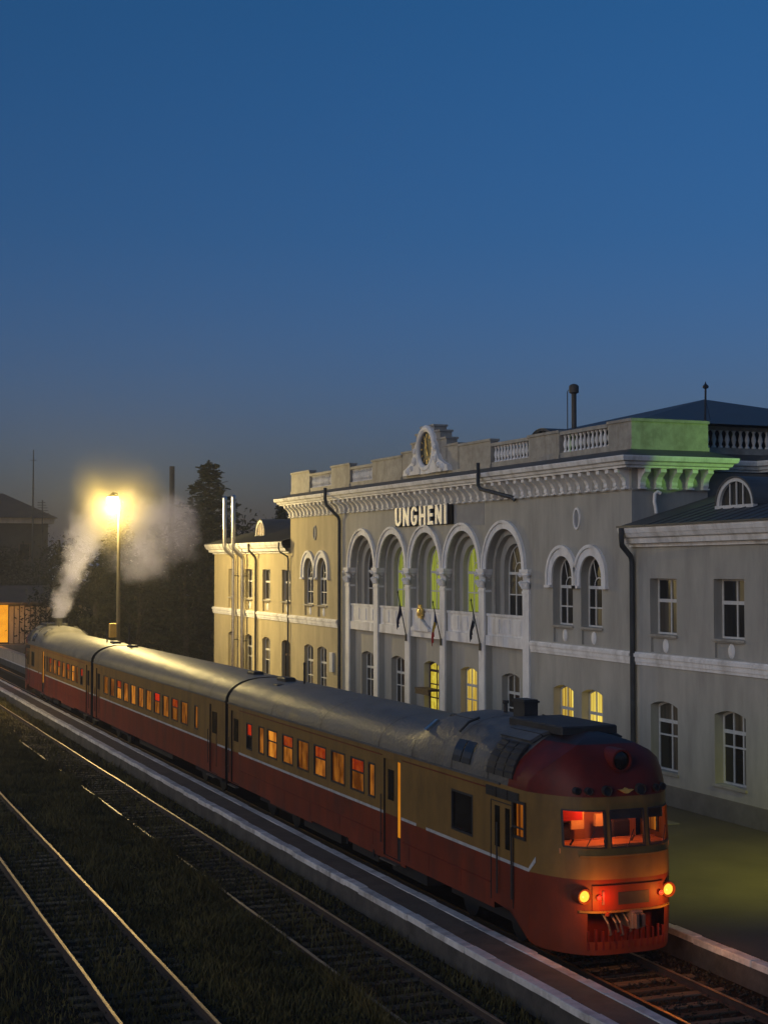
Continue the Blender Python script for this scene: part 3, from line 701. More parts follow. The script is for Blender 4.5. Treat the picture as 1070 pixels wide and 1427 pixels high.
# main cornice: stepped profile swept round the corner
prof = [(.02, 11.36), (.52, 11.36), (.52, 11.42), (.60, 11.45), (.64, 11.54), (.74, 11.58), (.78, 11.70), (.78, 11.745), (.0, 12.02)]
def sweep(mb, prof, path, mi=None):
    """path: list of ((x,y), (nx,ny)) mitred outward offset directions"""
    n = len(prof)
    vs = []
    for (px, py), (nx, ny) in path: vs += [(px + nx * d, py + ny * d, z) for d, z in prof]
    for k in range(len(path) - 1):
        for j in range(n - 1):
            mb.f.append((len(mb.v) + k * n + j, len(mb.v) + k * n + j + 1, len(mb.v) + (k + 1) * n + j + 1, len(mb.v) + (k + 1) * n + j)); mb.m.append(mi[j] if mi else 0)
    mb.v += vs
co = MB()
path = [((XB, WR1), (0, -1)), ((32.1, WR1), (-1, -1)), ((32.1, WR1 + .9), (-1, -1)), ((29.2, WR1 + .9), (1, -1)), ((29.2, WR1), (1, -1)), ((B, WR1), (-1, -1))]
path += [((B, y), (-1, 0)) for y in (47, PR1, 56, 62, 67, PL0, 77)] + [((B, PL1), (-1, 1)), ((XB, PL1), (0, 1))]
sweep(co, prof, path, [0] * 7 + [1])
obj('cornice', co, [M['white'], M['tin']], st)
co = MB(); pe = [(.02, 8.70), (.10, 8.70), (.10, 8.80), (.30, 8.82), (.34, 8.98), (.44, 9.02), (.50, 9.14), (.52, 9.16), (.56, 9.28), (.56, 9.34)]
sweep(co, pe, [((B, WR0 - 4), (-1, 0)), ((B, 33), (-1, 0)), ((B, WR1 + .02), (-1, 0))])
n = len(pe); co.add([(B - d, WR1 + .02, z) for d, z in pe] + [(B, WR1 + .02, 9.34)], [tuple(range(n + 1))])
obj('eaves_cornice', co, M['white'], st)
co = MB(); sweep(co, pe, [((B, PL1 - .02), (-1, 0)), ((B, 88), (-1, 0)), ((B, WL1), (-1, 1)), ((XB, WL1), (0, 1))])
obj('eaves_cornice', co, M['white'], st)
# wing roofs: hipped tin with standing seams
rf = MB(); RX = 33.0; RZ = 11.55; EX = B - .62
rf.quad((EX, WR0 - 4, 9.36), (EX, WR1 - .01, 9.36), (RX, WR1 - .01, RZ), (RX, WR0 - 4, RZ)); rf.quad((RX, WR0 - 4, RZ), (RX, WR1 - .01, RZ), (41, WR1 - .01, 9.1), (41, WR0 - 4, 9.1))
rf.box(EX, EX + .03, WR0 - 4, WR1 - .01, 9.342, 9.40)
hipY = WL1 - 6.5
rf2 = MB()
rf2.quad((EX, PL1 + .01, 9.36), (EX, WL1 + .6, 9.36), (RX, hipY, RZ), (RX, PL1 + .01, RZ)); rf2.add([(EX, WL1 + .6, 9.36), (41, WL1 + .6, 9.36), (RX, hipY, RZ)], [(0, 1, 2)]); rf2.quad((RX, PL1 + .01, RZ), (RX, hipY, RZ), (41, WL1 + .6, 9.36), (41, PL1 + .01, 9.36))
for k in range(36):
    y = WR0 - 3.8 + k * .62
    if y < WR1 - .1: rf.add([(EX, y - .012, 9.36), (EX, y + .012, 9.36), (RX, y + .012, RZ), (RX, y - .012, RZ), (EX, y - .012, 9.40), (EX, y + .012, 9.40), (RX, y + .012, RZ + .04), (RX, y - .012, RZ + .04)], [(4, 5, 6, 7), (0, 3, 7, 4), (1, 5, 6, 2), (0, 4, 5, 1)])
for k in range(26):
    y = PL1 + .4 + k * .62; t = 1.0 if y < hipY else max(0.02, 1 - (y - hipY) / (WL1 + .6 - hipY))
    x1 = EX + (RX - EX) * t; z1 = 9.36 + (RZ - 9.36) * t
    if y < WL1 + .4: rf2.add([(EX, y - .012, 9.36), (EX, y + .012, 9.36), (x1, y + .012, z1), (x1, y - .012, z1), (EX, y - .012, 9.40), (EX, y + .012, 9.40), (x1, y + .012, z1 + .04), (x1, y - .012, z1 + .04)], [(4, 5, 6, 7), (0, 3, 7, 4), (1, 5, 6, 2), (0, 4, 5, 1)])
obj('wing_roof', rf2, M['tin'], st)
obj('wing_roof', rf, M['tin'], st)
# main roof: low hips behind the parapets
mr = MB()
def hip(x0, x1, y0, y1, ze, rx, ya, yb, zr):
    mr.quad((x0, y0, ze), (x0, y1, ze), (rx, yb, zr), (rx, ya, zr)); mr.quad((x1, y0, ze), (x1, y1, ze), (rx, yb, zr), (rx, ya, zr))
    mr.add([(x0, y0, ze), (x1, y0, ze), (rx, ya, zr)], [(0, 1, 2)]); mr.add([(x0, y1, ze), (x1, y1, ze), (rx, yb, zr)], [(0, 1, 2)])
hip(B + .35, XB - .3, WR1 + .3, PR1 + 2.5, 13.02, 33.3, 50.0, 50.1, 14.62); hip(B + .35, XB - .3, PR1 - 2, PL1 - .3, 12.75, 33.3, 56, 75, 13.9)
obj('main_roof', mr, M['tin'], st)
# parapet: blocks, balusters, centrepiece
PX0, PX1 = B + .02, B + .36
def block(y0, y1, zt=13.06, name='parapet_block', x0=PX0, x1=PX1):
    mb = MB(); mb.box(x0, x1, y0, y1, 12.15, zt - .10); mb.box(x0 - .05, x1 + .05, y0 - .04, y1 + .04, zt - .098, zt)
    mb.box(x0 - .04, x1 + .02, y0 - .02, y1 + .02, 12.0, 12.148)
    return obj(name, mb, M['white_dirty'], st)
blm = MB(); blm.lathe([(.085, 0), (.085, .05), (.045, .09), (.05, .14), (.09, .28), (.075, .38), (.04, .50), (.055, .56), (.08, .60), (.08, .64)], 8)
bl0 = None
def balusters(y0, y1, x=None):
    global bl0
    n = int((y1 - y0) / .27)
    mb = MB(); mb.box(PX0 + .02, PX1 - .02, y0, y1, 12.0, 12.22); mb.box(PX0, PX1, y0, y1, 12.87, 13.0); obj('balustrade_rail', mb, M['white_dirty'], st)
    for k in range(n):
        l = ((PX0 + PX1) / 2, y0 + (k + .5) * (y1 - y0) / n, 12.224)
        if bl0 is None: bl0 = obj('baluster', blm, M['white'], st, loc=l, smooth=50)
        else: inst(bl0, 'baluster', l, st)
mbk = MB(); mbk.box(PX0, 29.25, WR1 + .02, WR1 + .36, 12.15, 12.96); mbk.box(PX0 - .05, 29.29, WR1 - .03, WR1 + .40, 12.962, 13.06); mbk.box(PX0 - .04, 29.27, WR1 - .02, WR1 + .36, 12.0, 12.148)
mbk.box(PX0, PX1, WR1 + .362, 45.28, 12.15, 12.96); mbk.box(PX0 - .05, PX1 + .05, WR1 + .402, 45.32, 12.962, 13.06); mbk.box(PX0 - .04, PX1, WR1 + .362, 45.30, 12.0, 12.148)
obj('corner_parapet', mbk, M['white_dirty'], st)
balusters(45.32, 48.80); block(48.84, 51.30); balusters(51.34, 54.62); block(54.66, 57.75, 13.20); block(64.15, 67.95, 13.16); balusters(67.99, 71.05); block(71.09, 73.9, 13.22); balusters(73.94, 77.4); block(77.44, PL1 - .05, 13.22)
# end balustrade beyond the corner block
mb = MB(); mb.box(29.46, 34, WR1 + .95, WR1 + 1.2, 12.0, 12.25); mb.box(29.46, 34, WR1 + .95, WR1 + 1.2, 12.87, 13.0); obj('balustrade_rail', mb, M['white_dirty'], st)
for k in range(15): inst(bl0, 'baluster', (29.62 + k * .28, WR1 + 1.07, 12.254), st)
# stepped centrepiece behind the clock
cy_, cz_ = 60.97, 13.22
mb = MB()
for (a, zt, dx) in ((3.15, 13.28, 0), (1.95, 13.62, .02), (1.35, 13.98, .04), (.72, 14.26, .06)):
    mb.box(PX0 + dx * -1, PX1 + .14 + dx, cy_ - a, cy_ + a, 12.0, zt - .09); mb.box(PX0 - .05 - dx, PX1 + .19 + dx, cy_ - a - .05, cy_ + a + .05, zt - .088, zt)
obj('stepped_gable', mb, M['white_dirty'], st)
mb = MB(); mb.lathe([(.74, .02), (.76, -.12), (.83, -.18), (.95, -.19), (1.04, -.12), (1.06, .03)], 36, (PX0 - .06, cy_, cz_), 'x')
for sg in (-1, 1):
    # scrolled consoles at both sides of the clock
    pts = [(0.85, 0.35), (1.02, 0.10), (1.12, -.25), (1.30, -.55), (1.62, -.72), (1.95, -.86), (2.02, -1.10), (.55, -1.10), (.62, -.70)]
    mb.prism([(cy_ + sg * (.55 + (a - .55) * 1.35), cz_ + b) for a, b in pts], YZ(0), PX0 - .22, PX0 + .05)
    for (a, b, r_) in ((1.02, -.50, .20), (1.55, -.92, .17), (.98, -.05, .13), (1.25, -.80, .13)):
        mb.lathe([(r_, 0), (r_, -.05), (r_ * .6, -.08), (r_ * .5, -.03), (r_ * .2, -.10), (.01, -.11)], 12, (PX0 - .215, cy_ + sg * (.55 + (a - .55) * 1.35), cz_ + b), 'x')
mb.box(PX0 - .2, PX0, cy_ - .5, cy_ + .5, cz_ - 1.12, cz_ - .86)
obj('clock_surround', mb, M['white'], st, smooth=30)
# dormers
def dormer(x, yc, r, zb, ratio, m, glassm, xe):
    mb = MB(); n = 16
    P = lambda rr, q, xx: (xx, yc + rr * math.cos(q), zb + rr * ratio * math.sin(q))
    for k in range(n):
        q0, q1 = PI * k / n, PI * (k + 1) / n
        mb.quad(P(r, q0, x), P(r, q1, x), P(r * .84, q1, x), P(r * .84, q0, x)); mb.quad(P(r * .84, q0, x), P(r * .84, q1, x), P(r * .84, q1, x + .12), P(r * .84, q0, x + .12))
        mb.quad(P(r * 1.03, q0, x - .04), P(r * 1.03, q1, x - .04), P(r * 1.03, q1, xe), P(r * 1.03, q0, xe), 1); mb.quad(P(r * 1.03, q0, x - .04), P(r * 1.03, q1, x - .04), P(r * .97, q1, x - .04), P(r * .97, q0, x - .04), 1)
    mb.box(x - .05, x + .12, yc - r, yc + r, zb - .12, zb)
    for dy in (-.34, 0, .34):
        h = ratio * math.sqrt(max(0, (r * .84) ** 2 - (dy * r) ** 2)); mb.box(x + .05, x + .09, yc + dy * r - .02, yc + dy * r + .02, zb, zb + h)
    o = obj('dormer', mb, [M[m], M['tin']], st)
    g_ = MB(); g_.add([P(r * .86, PI * k / n, x + .1) for k in range(n + 1)], [tuple(range(n + 1))]); obj('pane', g_, M[glassm], o)
dormer(27.35, 39.45, 1.02, 9.98, .86, 'frame', 'glass', 30.2); dormer(27.2, 89.9, 1.05, 9.85, .95, 'white', 'fence_board', 29.8)
# low arched skylight on the main roof
dormer(27.3, 52.3, .95, 12.95, .52, 'tin', 'glass', 30.0)
# downpipes
def pipe(pts, r=.075, m='downpipe'):
    mb = MB(); mb.tube(pts, r, 8); return obj('downpipe', mb, M[m], st, smooth=40)
pipe([(B - .62, 43.35, 9.33), (B - .62, 43.35, 9.0), (B - .58, 43.38, 8.75), (B - .18, 43.5, 8.40), (B - .13, 43.5, 8.2), (B - .13, 43.5, .5)], .095)
pipe([(B - .86, 72.35, 12.0), (B - .86, 72.35, 11.4), (B - .80, 72.3, 11.1), (B - .2, 72.2, 10.5), (B - .14, 72.2, 10.3), (B - .14, 72.2, .5)], .09)
pipe([(B - .85, 54.0, 12.15), (B - .85, 54.0, 11.25), (B - .8, 53.9, 11.1), (B - .2, 52.3, 10.72), (B - .12, 52.2, 10.6)], .08, 'downpipe')
pipe([(B - .62, 80.95, 9.3), (B - .62, 80.95, 8.95), (B - .55, 80.9, 8.75), (B - .16, 80.75, 8.5), (B - .12, 80.75, 8.3), (B - .12, 80.75, .5)], .05)
pipe([(B - .60, 87.0, 9.3), (B - .60, 87.0, 8.9), (B - .2, 87.05, 8.5), (B - .13, 87.05, 8.3), (B - .13, 87.05, .5)], .08, 'pole')  # dark gooseneck strip right of the flues, modelled as a pipe
eb = MB(); eb.cbox(B - .14, B - .002, 73.25, 73.75, 2.5, 3.5, .02); obj('meter_box', eb, M['frame'], st)
# canopy lintel over the entrance
cn = MB(); cn.box(B - .28, DF - .002, 60.4, 61.9, 2.52, 2.62); cn.box(B - .26, B - .2, 60.4, 61.9, 2.35, 2.515); obj('entrance_canopy', cn, M['frame_brown'], st)
# patch of bare render right of the name board
pt = MB(); pt.box(B - .012, B + .004, 55.25, 58.15, 9.72, 10.62); obj('bare_patch', pt, M['stucco_patch'], st)

# ---- things fixed to the station
cl = root('station_clock', (PX0 - .1, cy_, cz_), 'round dark clock with gilt hands on the stepped gable over the arcade', 'clock')
mb = MB(); mb.lathe([(.755, 0), (.755, -.04)], 32, (PX0 - .06, cy_, cz_), 'x'); obj('dial', mb, M['black'], cl)
for k in range(12):
    q = 2 * PI * k / 12; mb = MB(); c_, s_ = math.cos(q), math.sin(q); a = Vector((0, c_, s_)); b = Vector((0, -s_, c_)); x = PX0 - .115; wd = .018 if k % 3 else .035
    P = lambda u, v_, xx: (xx, cy_ + a.y * u + b.y * v_, cz_ + a.z * u + b.z * v_)
    mb.add([P(.50, -wd, x), P(.67, -wd, x), P(.67, wd, x), P(.50, wd, x), P(.50, -wd, x + .014), P(.67, -wd, x + .014), P(.67, wd, x + .014), P(.50, wd, x + .014)], [(0, 1, 2, 3), (0, 4, 5, 1), (1, 5, 6, 2), (2, 6, 7, 3), (3, 7, 4, 0)])
    obj('hour_mark', mb, M['gold'], cl)
for L_, wd, q in ((.36, .055, R(245)), (.52, .04, R(80))):
    mb = MB(); a = Vector((0, math.cos(q), math.sin(q))); b = Vector((0, -math.sin(q), math.cos(q))); x = PX0 - .135
    P = lambda u, v_, xx: (xx, cy_ + a.y * u + b.y * v_, cz_ + a.z * u + b.z * v_)
    mb.add([P(-.10, -wd, x), P(L_, -wd * .4, x), P(L_, wd * .4, x), P(-.10, wd, x), P(-.10, -wd, x + .012), P(L_, -wd * .4, x + .012), P(L_, wd * .4, x + .012), P(-.10, wd, x + .012)], [(0, 1, 2, 3), (0, 4, 5, 1), (1, 5, 6, 2), (2, 6, 7, 3), (3, 7, 4, 0)]); obj('hand', mb, M['gold'], cl)
# name board with letters
sg = root('station_sign', (B - .1, 61.5, 9.9), 'long dark board with big white capital letters reading UNGHENI', 'sign')
mb = MB(); mb.box(B - .10, B - .004, 58.22, 64.62, 9.82, 10.72); obj('board', mb, M['board'], sg)
H_, T_ = .86, .19
def arc(cx, cyy, rx, ry, a0, a1, n=10): return [(cx + rx * math.cos(R(a0 + (a1 - a0) * k / n)), cyy + ry * math.sin(R(a0 + (a1 - a0) * k / n))) for k in range(n + 1)]
def letter(ch):
    w_ = .62; P = []
    rect = lambda a, b, c, d: [(a, c), (b, c), (b, d), (a, d)]
    if ch == 'U':
        P = [[(0, H_), (0, .30)] + arc(w_ / 2, .30, w_ / 2, .30, 180, 360) + [(w_, H_), (w_ - T_, H_), (w_ - T_, .30)] + arc(w_ / 2, .30, w_ / 2 - T_, .15, 360, 180) + [(T_, H_)]]
    elif ch == 'N':
        P = [rect(0, T_ - .01, 0, H_), rect(w_ - T_ + .01, w_, 0, H_), [(T_ - .008, H_), (T_ - .008, H_ - .42), (w_ - T_ + .008, 0), (w_ - T_ + .008, .42)]]
    elif ch == 'G':
        P = [arc(w_ / 2, H_ - .30, w_ / 2, .30, 15, 180) + arc(w_ / 2, .30, w_ / 2, .30, 180, 360) + [(w_, .46), (w_ * .5, .46), (w_ * .5, .33), (w_ - T_, .33)] + arc(w_ / 2, .30, w_ / 2 - T_, .16, 350, 180) + arc(w_ / 2, H_ - .30, w_ / 2 - T_, .16, 180, 25)]
    elif ch == 'H': P = [rect(0, T_, 0, H_), rect(w_ - T_, w_, 0, H_), rect(T_ + .001, w_ - T_ - .001, H_ / 2 - .08, H_ / 2 + .08)]
    elif ch == 'E': w_ = .52; P = [rect(0, T_, 0, H_), rect(T_ + .001, w_, 0, .16), rect(T_ + .001, w_ * .92, H_ / 2 - .075, H_ / 2 + .075), rect(T_ + .001, w_, H_ - .16, H_)]
    else: w_ = T_ + .02; P = [rect(0, w_, 0, H_)]
    return P, w_
yy = 64.52
for ch in 'UNGHENI':
    P, w_ = letter(ch); mb = MB(); k_ = 1.16
    for poly in P: mb.prism([(yy - a * k_, 9.84 + b) for a, b in poly], YZ(0), B - .165, B - .103)
    obj('letter', mb, M['letter'], sg); yy -= (w_ + .20) * k_
# flags on raked poles
def flag(yb, tip, cols, label, ln=1.35, wide=.35):
    r_ = root('flag', (B - .1, yb, 4.75), label, 'flag', 'flags on raked poles along the arcade')
    a = Vector((B - .08, yb, 4.75)); t_ = Vector(tip)
    mb = MB(); mb.tube([a, t_], [.028, .020], 6); mb.lathe([(.02, 0), (.045, .03), (.03, .08), (.005, .12)], 6, tuple(t_)); obj('flag_pole', mb, M['black'], r_)
    mb = MB(); mb.box(B - .14, B - .002, yb - .06, yb + .06, 4.60, 4.90); obj('holder', mb, M['pole'], r_)
    mb = MB(); nu, nv = 12, 10; vs = []
    hang = Vector((-.05, .10, -1))
    for i in range(nu + 1):
        for j in range(nv + 1):
            u = i / nu; v_ = j / nv
            p_ = t_.lerp(a, .04 + .40 * v_)
            drop = ln * u * (1 - .42 * v_)
            fold = .07 * math.sin(v_ * 11 + u * 2.5) * (.3 + u)
            q = p_ + Vector((fold + .06 * math.sin(u * 6), .10 * u + .05 * math.cos(v_ * 9) * u, -drop - .06 * u))
            q = q.lerp(t_ + Vector((0, .06, -drop - .1)), .55 * u)
            vs.append(q)
    b = len(mb.v)
    mb.v += [tuple(v_) for v_ in vs]
    for i in range(nu):
        for j in range(nv):
            k = i * (nv + 1) + j; mb.f.append((k, k + 1, k + nv + 2, k + nv + 1)); mb.m.append(min(len(cols) - 1, int(len(cols) * i / nu)))
    obj('cloth', mb, [M[c] for c in cols], r_, smooth=60)
flag(63.35, (B - .52, 63.30, 6.78), ['flag_blue'], 'limp dark blue flag on a raked pole, leftmost under the arcade', 1.55)
flag(59.40, (B - .52, 59.30, 6.42), ['flag_tri_blue', 'flag_yellow', 'flag_red'], 'limp blue, yellow and red flag beside the gilded crest', 1.75)
flag(55.45, (B - .52, 55.40, 6.60), ['flag_white', 'flag_navy', 'flag_navy'], 'limp flag with a white top and dark hem, by the lit window', 1.55)
cr = root('crest', (B - .07, 61.75, 5.12), 'gilded crest on a small white pediment above the lit entrance door', 'crest')
mb = MB(); mb.prism([(60.75, 5.12), (62.75, 5.12), (62.75, 5.22), (61.75, 5.72), (60.75, 5.22)], YZ(0), B - .13, B - .012); obj('pediment', mb, M['white'], cr)
mb = MB(); n = 16
mb.prism([(61.75 + (.34 if k % 2 else .24) * math.cos(2 * PI * k / n), 5.95 + (.38 if k % 2 else .27) * math.sin(2 * PI * k / n)) for k in range(n)], YZ(0), B - .12, B - .05)
mb.lathe([(.17, 0), (.15, -.05), (.05, -.08)], 10, (B - .12, 61.75, 5.95), 'x'); obj('emblem', mb, M['gold'], cr)
# steel flues in front of the left wing
for yb, lab in ((91.35, 'leftmost of the two tall steel flue pipes before the left wing'), (89.35, 'right one of the two tall steel flue pipes before the left wing')):
    f_ = root('flue_pipe', (B - .2, yb, PZ), lab, 'flue pipe', 'steel flue pipes before the left wing')
    mb = MB(); pts = [(B - .28, yb, .45), (B - .28, yb, 8.35), (B - .34, yb + .02, 8.55), (B - .80, yb + .12, 9.0), (B - .86, yb + .14, 9.2), (B - .86, yb + .14, 12.1)]
    mb.tube(pts, .135, 12); 
    for z in (1.8, 3.2, 4.6, 6.0, 7.4, 9.7, 11.0): 
        xx = B - .28 if z < 8 else B - .86; y_ = yb if z < 8 else yb + .14
        mb.lathe([(.136, 0), (.15, .01), (.15, .05), (.136, .06)], 12, (xx, y_, z))
    obj('flue', mb, M['steel'], f_, smooth=45)
    mb = MB(); mb.lathe([(.16, 0), (.17, .12), (.12, .20), (.02, .26)], 12, (B - .86, yb + .14, 12.1)); obj('cowl', mb, M['steel'], f_, smooth=45)
    for z in (3.3, 7.3):
        mb = MB(); mb.box(B - .28, B - .002, yb - .17, yb - .13, z, z + .05); mb.box(B - .28, B - .002, yb + .13, yb + .17, z, z + .05); obj('wall_bracket', mb, M['downpipe'], f_)
# roof furniture
mb = MB(); mb.tube([(28.2, 51.3, 12.6), (28.2, 51.3, 14.85)], .10, 10); mb.lathe([(.10, 0), (.19, .05), (.19, .30), (.14, .36), (.02, .40)], 12, (28.2, 51.3, 14.8)); mb.tube([(28.16, 51.75, 13.0), (28.16, 51.75, 14.95), (28.16, 51.4, 15.05)], .02, 5)
single('vent_pipe', mb, M['pole'], (28.2, 51.3, 12.6), 'tall thin vent pipe with a drum cowl rising from the main roof', 'vent pipe', smooth=45)
mb = MB(); mb.tube([(29.7, 44.6, 12.0), (29.75, 44.6, 14.35)], .035, 6); mb.lathe([(.02, 0), (.10, .03), (.11, .10), (.03, .18), (.01, .26)], 8, (29.75, 44.6, 14.3)); mb.tube([(29.75, 44.6, 13.9), (30.2, 44.9, 13.0)], .008, 4)
single('roof_mast', mb, M['black'], (29.7, 44.6, 12.0), 'slim dark mast with a small head at the pavilion roof corner', 'mast')
mb = MB(); mb.tube([(27.05, WR1 - .16, 9.85), (27.02, WR1 - .17, 10.05), (26.98, WR1 - .16, 10.25), (27.0, WR1 - .16, 10.50), (27.1, WR1 - .18, 10.58), (27.2, WR1 - .2, 10.52)], .065, 8)
single('hooked_pipe', mb, M['letter'], (27.05, WR1 - .16, 9.8), 'short hooked pipe gleaming on the dark wall above the wing roof', 'pipe', smooth=50)  # white letter paint stands in for the gleam on the pipe
SHEAR[0] = None

# ================================================================== DIESEL TRAIN
HW = 1.55; ZS, ZR = 1.83, 3.42
ANG = [0, .18, .36, .55, .75, .95, 1.15, 1.35, PI / 2]
def roof_pt(a, crest, w_=HW): return w_ * max(0, math.cos(a)) ** .82, ZR + (crest - ZR) * math.sin(a) ** .95
def smooth01(t): t = max(0, min(1, t)); return t * t * (3 - 2 * t)
def side_cells(mb, x, sgn, y0, y1, holes, zmin, depth=.055):
    """flat side wall with real openings and reveals; holes: (ya, yb, za, zb)"""
    ybr = sorted({y0, y1} | {h[0] for h in holes} | {h[1] for h in holes}); zbr = sorted({zmin, ZS, ZR} | {h[2] for h in holes} | {h[3] for h in holes})
    for a, b in zip(ybr, ybr[1:]):
        for c, d in zip(zbr, zbr[1:]):
            ym, zm = (a + b) / 2, (c + d) / 2
            if any(h[0] < ym < h[1] and h[2] < zm < h[3] for h in holes): continue
            mb.quad((x, a, c), (x, b, c), (x, b, d), (x, a, d), 0 if zm < ZS else 1)
    xi = x - sgn * depth
    for (a, b, c, d) in holes:
        for P, Q in (((a, c), (b, c)), ((b, c), (b, d)), ((b, d), (a, d)), ((a, d), (a, c))):
            mb.quad((x, *P), (x, *Q), (xi, *Q), (xi, *P), 4)
def pane_obj(x, sgn, a, b, c, d, mname, parent, transom=None, split=None, depth=.05, framem='soot'):
    """carriage window: frame part with pane sub-parts"""
    fr = MB(); xo = x + sgn * .012; t = .035
    for (ya, yb, za, zb) in ((a - t, a + .012, c - t, d + t), (b - .012, b + t, c - t, d + t), (a + .012, b - .012, c - t, c + .012), (a + .012, b - .012, d - .012, d + t)):
        fr.box(min(x - sgn * .02, xo), max(x - sgn * .02, xo), ya, yb, za, zb)
    if transom: fr.box(x - sgn * .05, x - sgn * .01, a + .012, b - .012, transom - .018, transom + .018)
    o = obj('window', fr, M[framem], parent)
    xi = x - sgn * (depth - .008)
    rows = [(c, d, mname)] if not transom else [(c, transom - .018, mname), (transom + .018, d, split or mname)]
    for (lo, hi, mm) in rows:
        pm = MB(); pm.quad((xi, a, lo), (xi, b, lo), (xi, b, hi), (xi, a, hi)); obj('pane', pm, M[mm], o)
    return o
MATS = [M['car_red'], M['car_beige'], M['car_dome'], M['car_roof'], M['under'], M['soot_dome']]
def head_car(ox, oy, label):
    rt = root('railcar', (ox, oy, 0), label, 'railcar', 'coupled cars of the diesel train')
    YE = 23.68; YN = 2.9
    body = MB()
    crest = lambda y: 4.24 + .34 * (1 - smooth01((y - 6.6) / 1.3))
    # ---- nose
    zr = [None, .62, .90, 1.20, 1.50, ZS, 2.10, 2.45, 2.80, 3.16, ZR]
    def noff(z): return .05 * max(0, (1.2 - z)) + (0 if z < 2.1 else .10 * (z - 2.1) / 1.06)
    us = sorted({-1.55, -1.53, -1.49, -1.43, -1.34, -1.2, -1.0, -.87, -.49, -.38, 0.0, .38, .49, .87, 1.0, 1.2, 1.34, 1.43, 1.49, 1.53, 1.55} | {-.65, .65, -.2, .2})
    sidey = [1.34, 1.40, 1.90, 2.2, YN]
    def ring_pts(wf, n0, z, wr=None):
        wr = wf if wr is None else wr
        pts = []
        for y in reversed(sidey):
            s_ = (y - 1.3) / (YN - 1.3); ye = n0 + 1.3 * wf ** 4; pts.append((-HW * (wf + (wr - wf) * s_), ye + (YN - ye) * s_, z))
        for u in us: pts.append((u * wf, n0 + 1.3 * abs(u * wf / HW) ** 4, z))
        for y in sidey:
            s_ = (y - 1.3) / (YN - 1.3); ye = n0 + 1.3 * wf ** 4; pts.append((HW * (wf + (wr - wf) * s_), ye + (YN - ye) * s_, z))
        return pts
    rings = []
    for z in zr:
        if z is None:
            r_ = ring_pts(1, noff(.36), .36); r_ = [(p[0] * .985, p[1], .36 + .54 * smooth01((p[1] - 1.0) / 1.5)) for p in r_]
        elif z == .62: r_ = [(p[0], p[1], .62 + .29 * smooth01((p[1] - 1.0) / 1.5)) for p in ring_pts(1, noff(.62), .62)]
        elif z == .90: r_ = [(p[0], p[1], .90 + .02 * smooth01((p[1] - 1.0) / 1.5)) for p in ring_pts(1, noff(.9), .9)]
        else: r_ = ring_pts(1, noff(z), z)
        rings.append(r_)
    for a in ANG[1:]:
        wr = max(.004, roof_pt(a, 4.58)[0] / HW); z = roof_pt(a, 4.58)[1]; wf = max(.004, max(0, math.cos(a)) ** 1.55)
        rings.append(ring_pts(wf, noff(ZR) + .02 + 1.5 * (1 - math.cos(a)) ** .88, z, wr))
    nc = len(rings[0]); nb = len(zr)
    L = lambda p: (p[0] + ox, p[1] + oy, p[2])
    col_u = [-9] * len(sidey) + us + [9] * len(sidey)
    glass_cells = {}
    ns = len(sidey)
    for k in range(len(rings) - 1):
        for j in range(nc - 1):
            p_ = [rings[k][j], rings[k][j + 1], rings[k + 1][j + 1], rings[k + 1][j]]
            zm = sum(q[2] for q in p_) / 4; ym = sum(q[1] for q in p_) / 4
            if k < nb - 1:
                lo, hi = zr[k], zr[k + 1]
                if lo in (2.45, 2.80) and hi in (2.80, 3.16):
                    uu = (col_u[j] + col_u[j + 1]) / 2 if abs(col_u[j]) < 5 and abs(col_u[j + 1]) < 5 else None
                    if uu is not None:
                        for nm, (a, b) in (('wl', (-1.2, -.49)), ('wm', (-.38, .38)), ('wr', (.49, 1.2))):
                            if a < uu < b: glass_cells.setdefault(nm, []).append(p_); break
                        else: body.quad(*[L(q) for q in p_], 1)
                        continue
                    if .98 < ym - .0 and abs(p_[0][0]) > 1.54 and 1.36 < (p_[0][1] + p_[1][1]) / 2 < 1.92 and abs(abs(p_[0][1] - p_[1][1]) - .5) < .08:
                        glass_cells.setdefault('sl' if p_[0][0] < 0 else 'sr', []).append(p_); continue
                if lo in (.62, .90) and abs(col_u[j]) < .9 and abs(col_u[j + 1]) < .9: continue   # mouth behind the coupler
                mi = 0 if hi <= ZS else 1
            else:
                mi = (5 if k - nb + 1 >= 5 else 2) if ym < 2.35 else 3
            body.quad(*[L(q) for q in p_], mi)
    # ---- sides with window and door openings
    wins = []
    yj = lambda Y: Y - 25.95
    small = (yj(46.80), yj(47.38), 2.13, 2.93)
    slots = [(yj(45.46), yj(46.01)), (yj(44.11), yj(45.08)), (yj(42.56), yj(43.53)), (yj(41.09), yj(42.08)), (yj(39.60), yj(40.58)), (yj(38.08), yj(39.12)), (yj(36.61), yj(37.58)), (yj(35.84), yj(36.25))]
    door1 = (yj(34.10), yj(35.22), .80, 3.20); grl = (yj(29.95), yj(31.02), 2.12, 2.96); door2 = (yj(27.95), yj(29.0), .95, 3.04); enddoor = (yj(48.3), yj(49.25), .80, 3.20)
    vents = [(yj(27.68), yj(28.16), 3.12, 3.33), (yj(28.20), yj(28.68), 3.12, 3.33), (yj(28.72), yj(29.22), 3.12, 3.33)]
    holes = [small, door1, grl, enddoor] + [(a, b, 2.14, 2.95) for a, b in slots] + [door2]
    YS = max(YN, 0)
    holes_l = [h for h in holes if h[0] >= YN] 
    for sgn in (-1, 1):
        hs = [(a + oy, b + oy, c, d) for a, b, c, d in holes if a >= YN - .001]
        side_cells(body, ox + sgn * HW, sgn, oy + YN, oy + YE, hs, .78)
    # ---- roof
    ys = [YN, 3.6, 4.6, 5.6, 6.6, 6.9, 7.2, 7.5, 7.9, 9, 12, 15, 18, 21, YE]
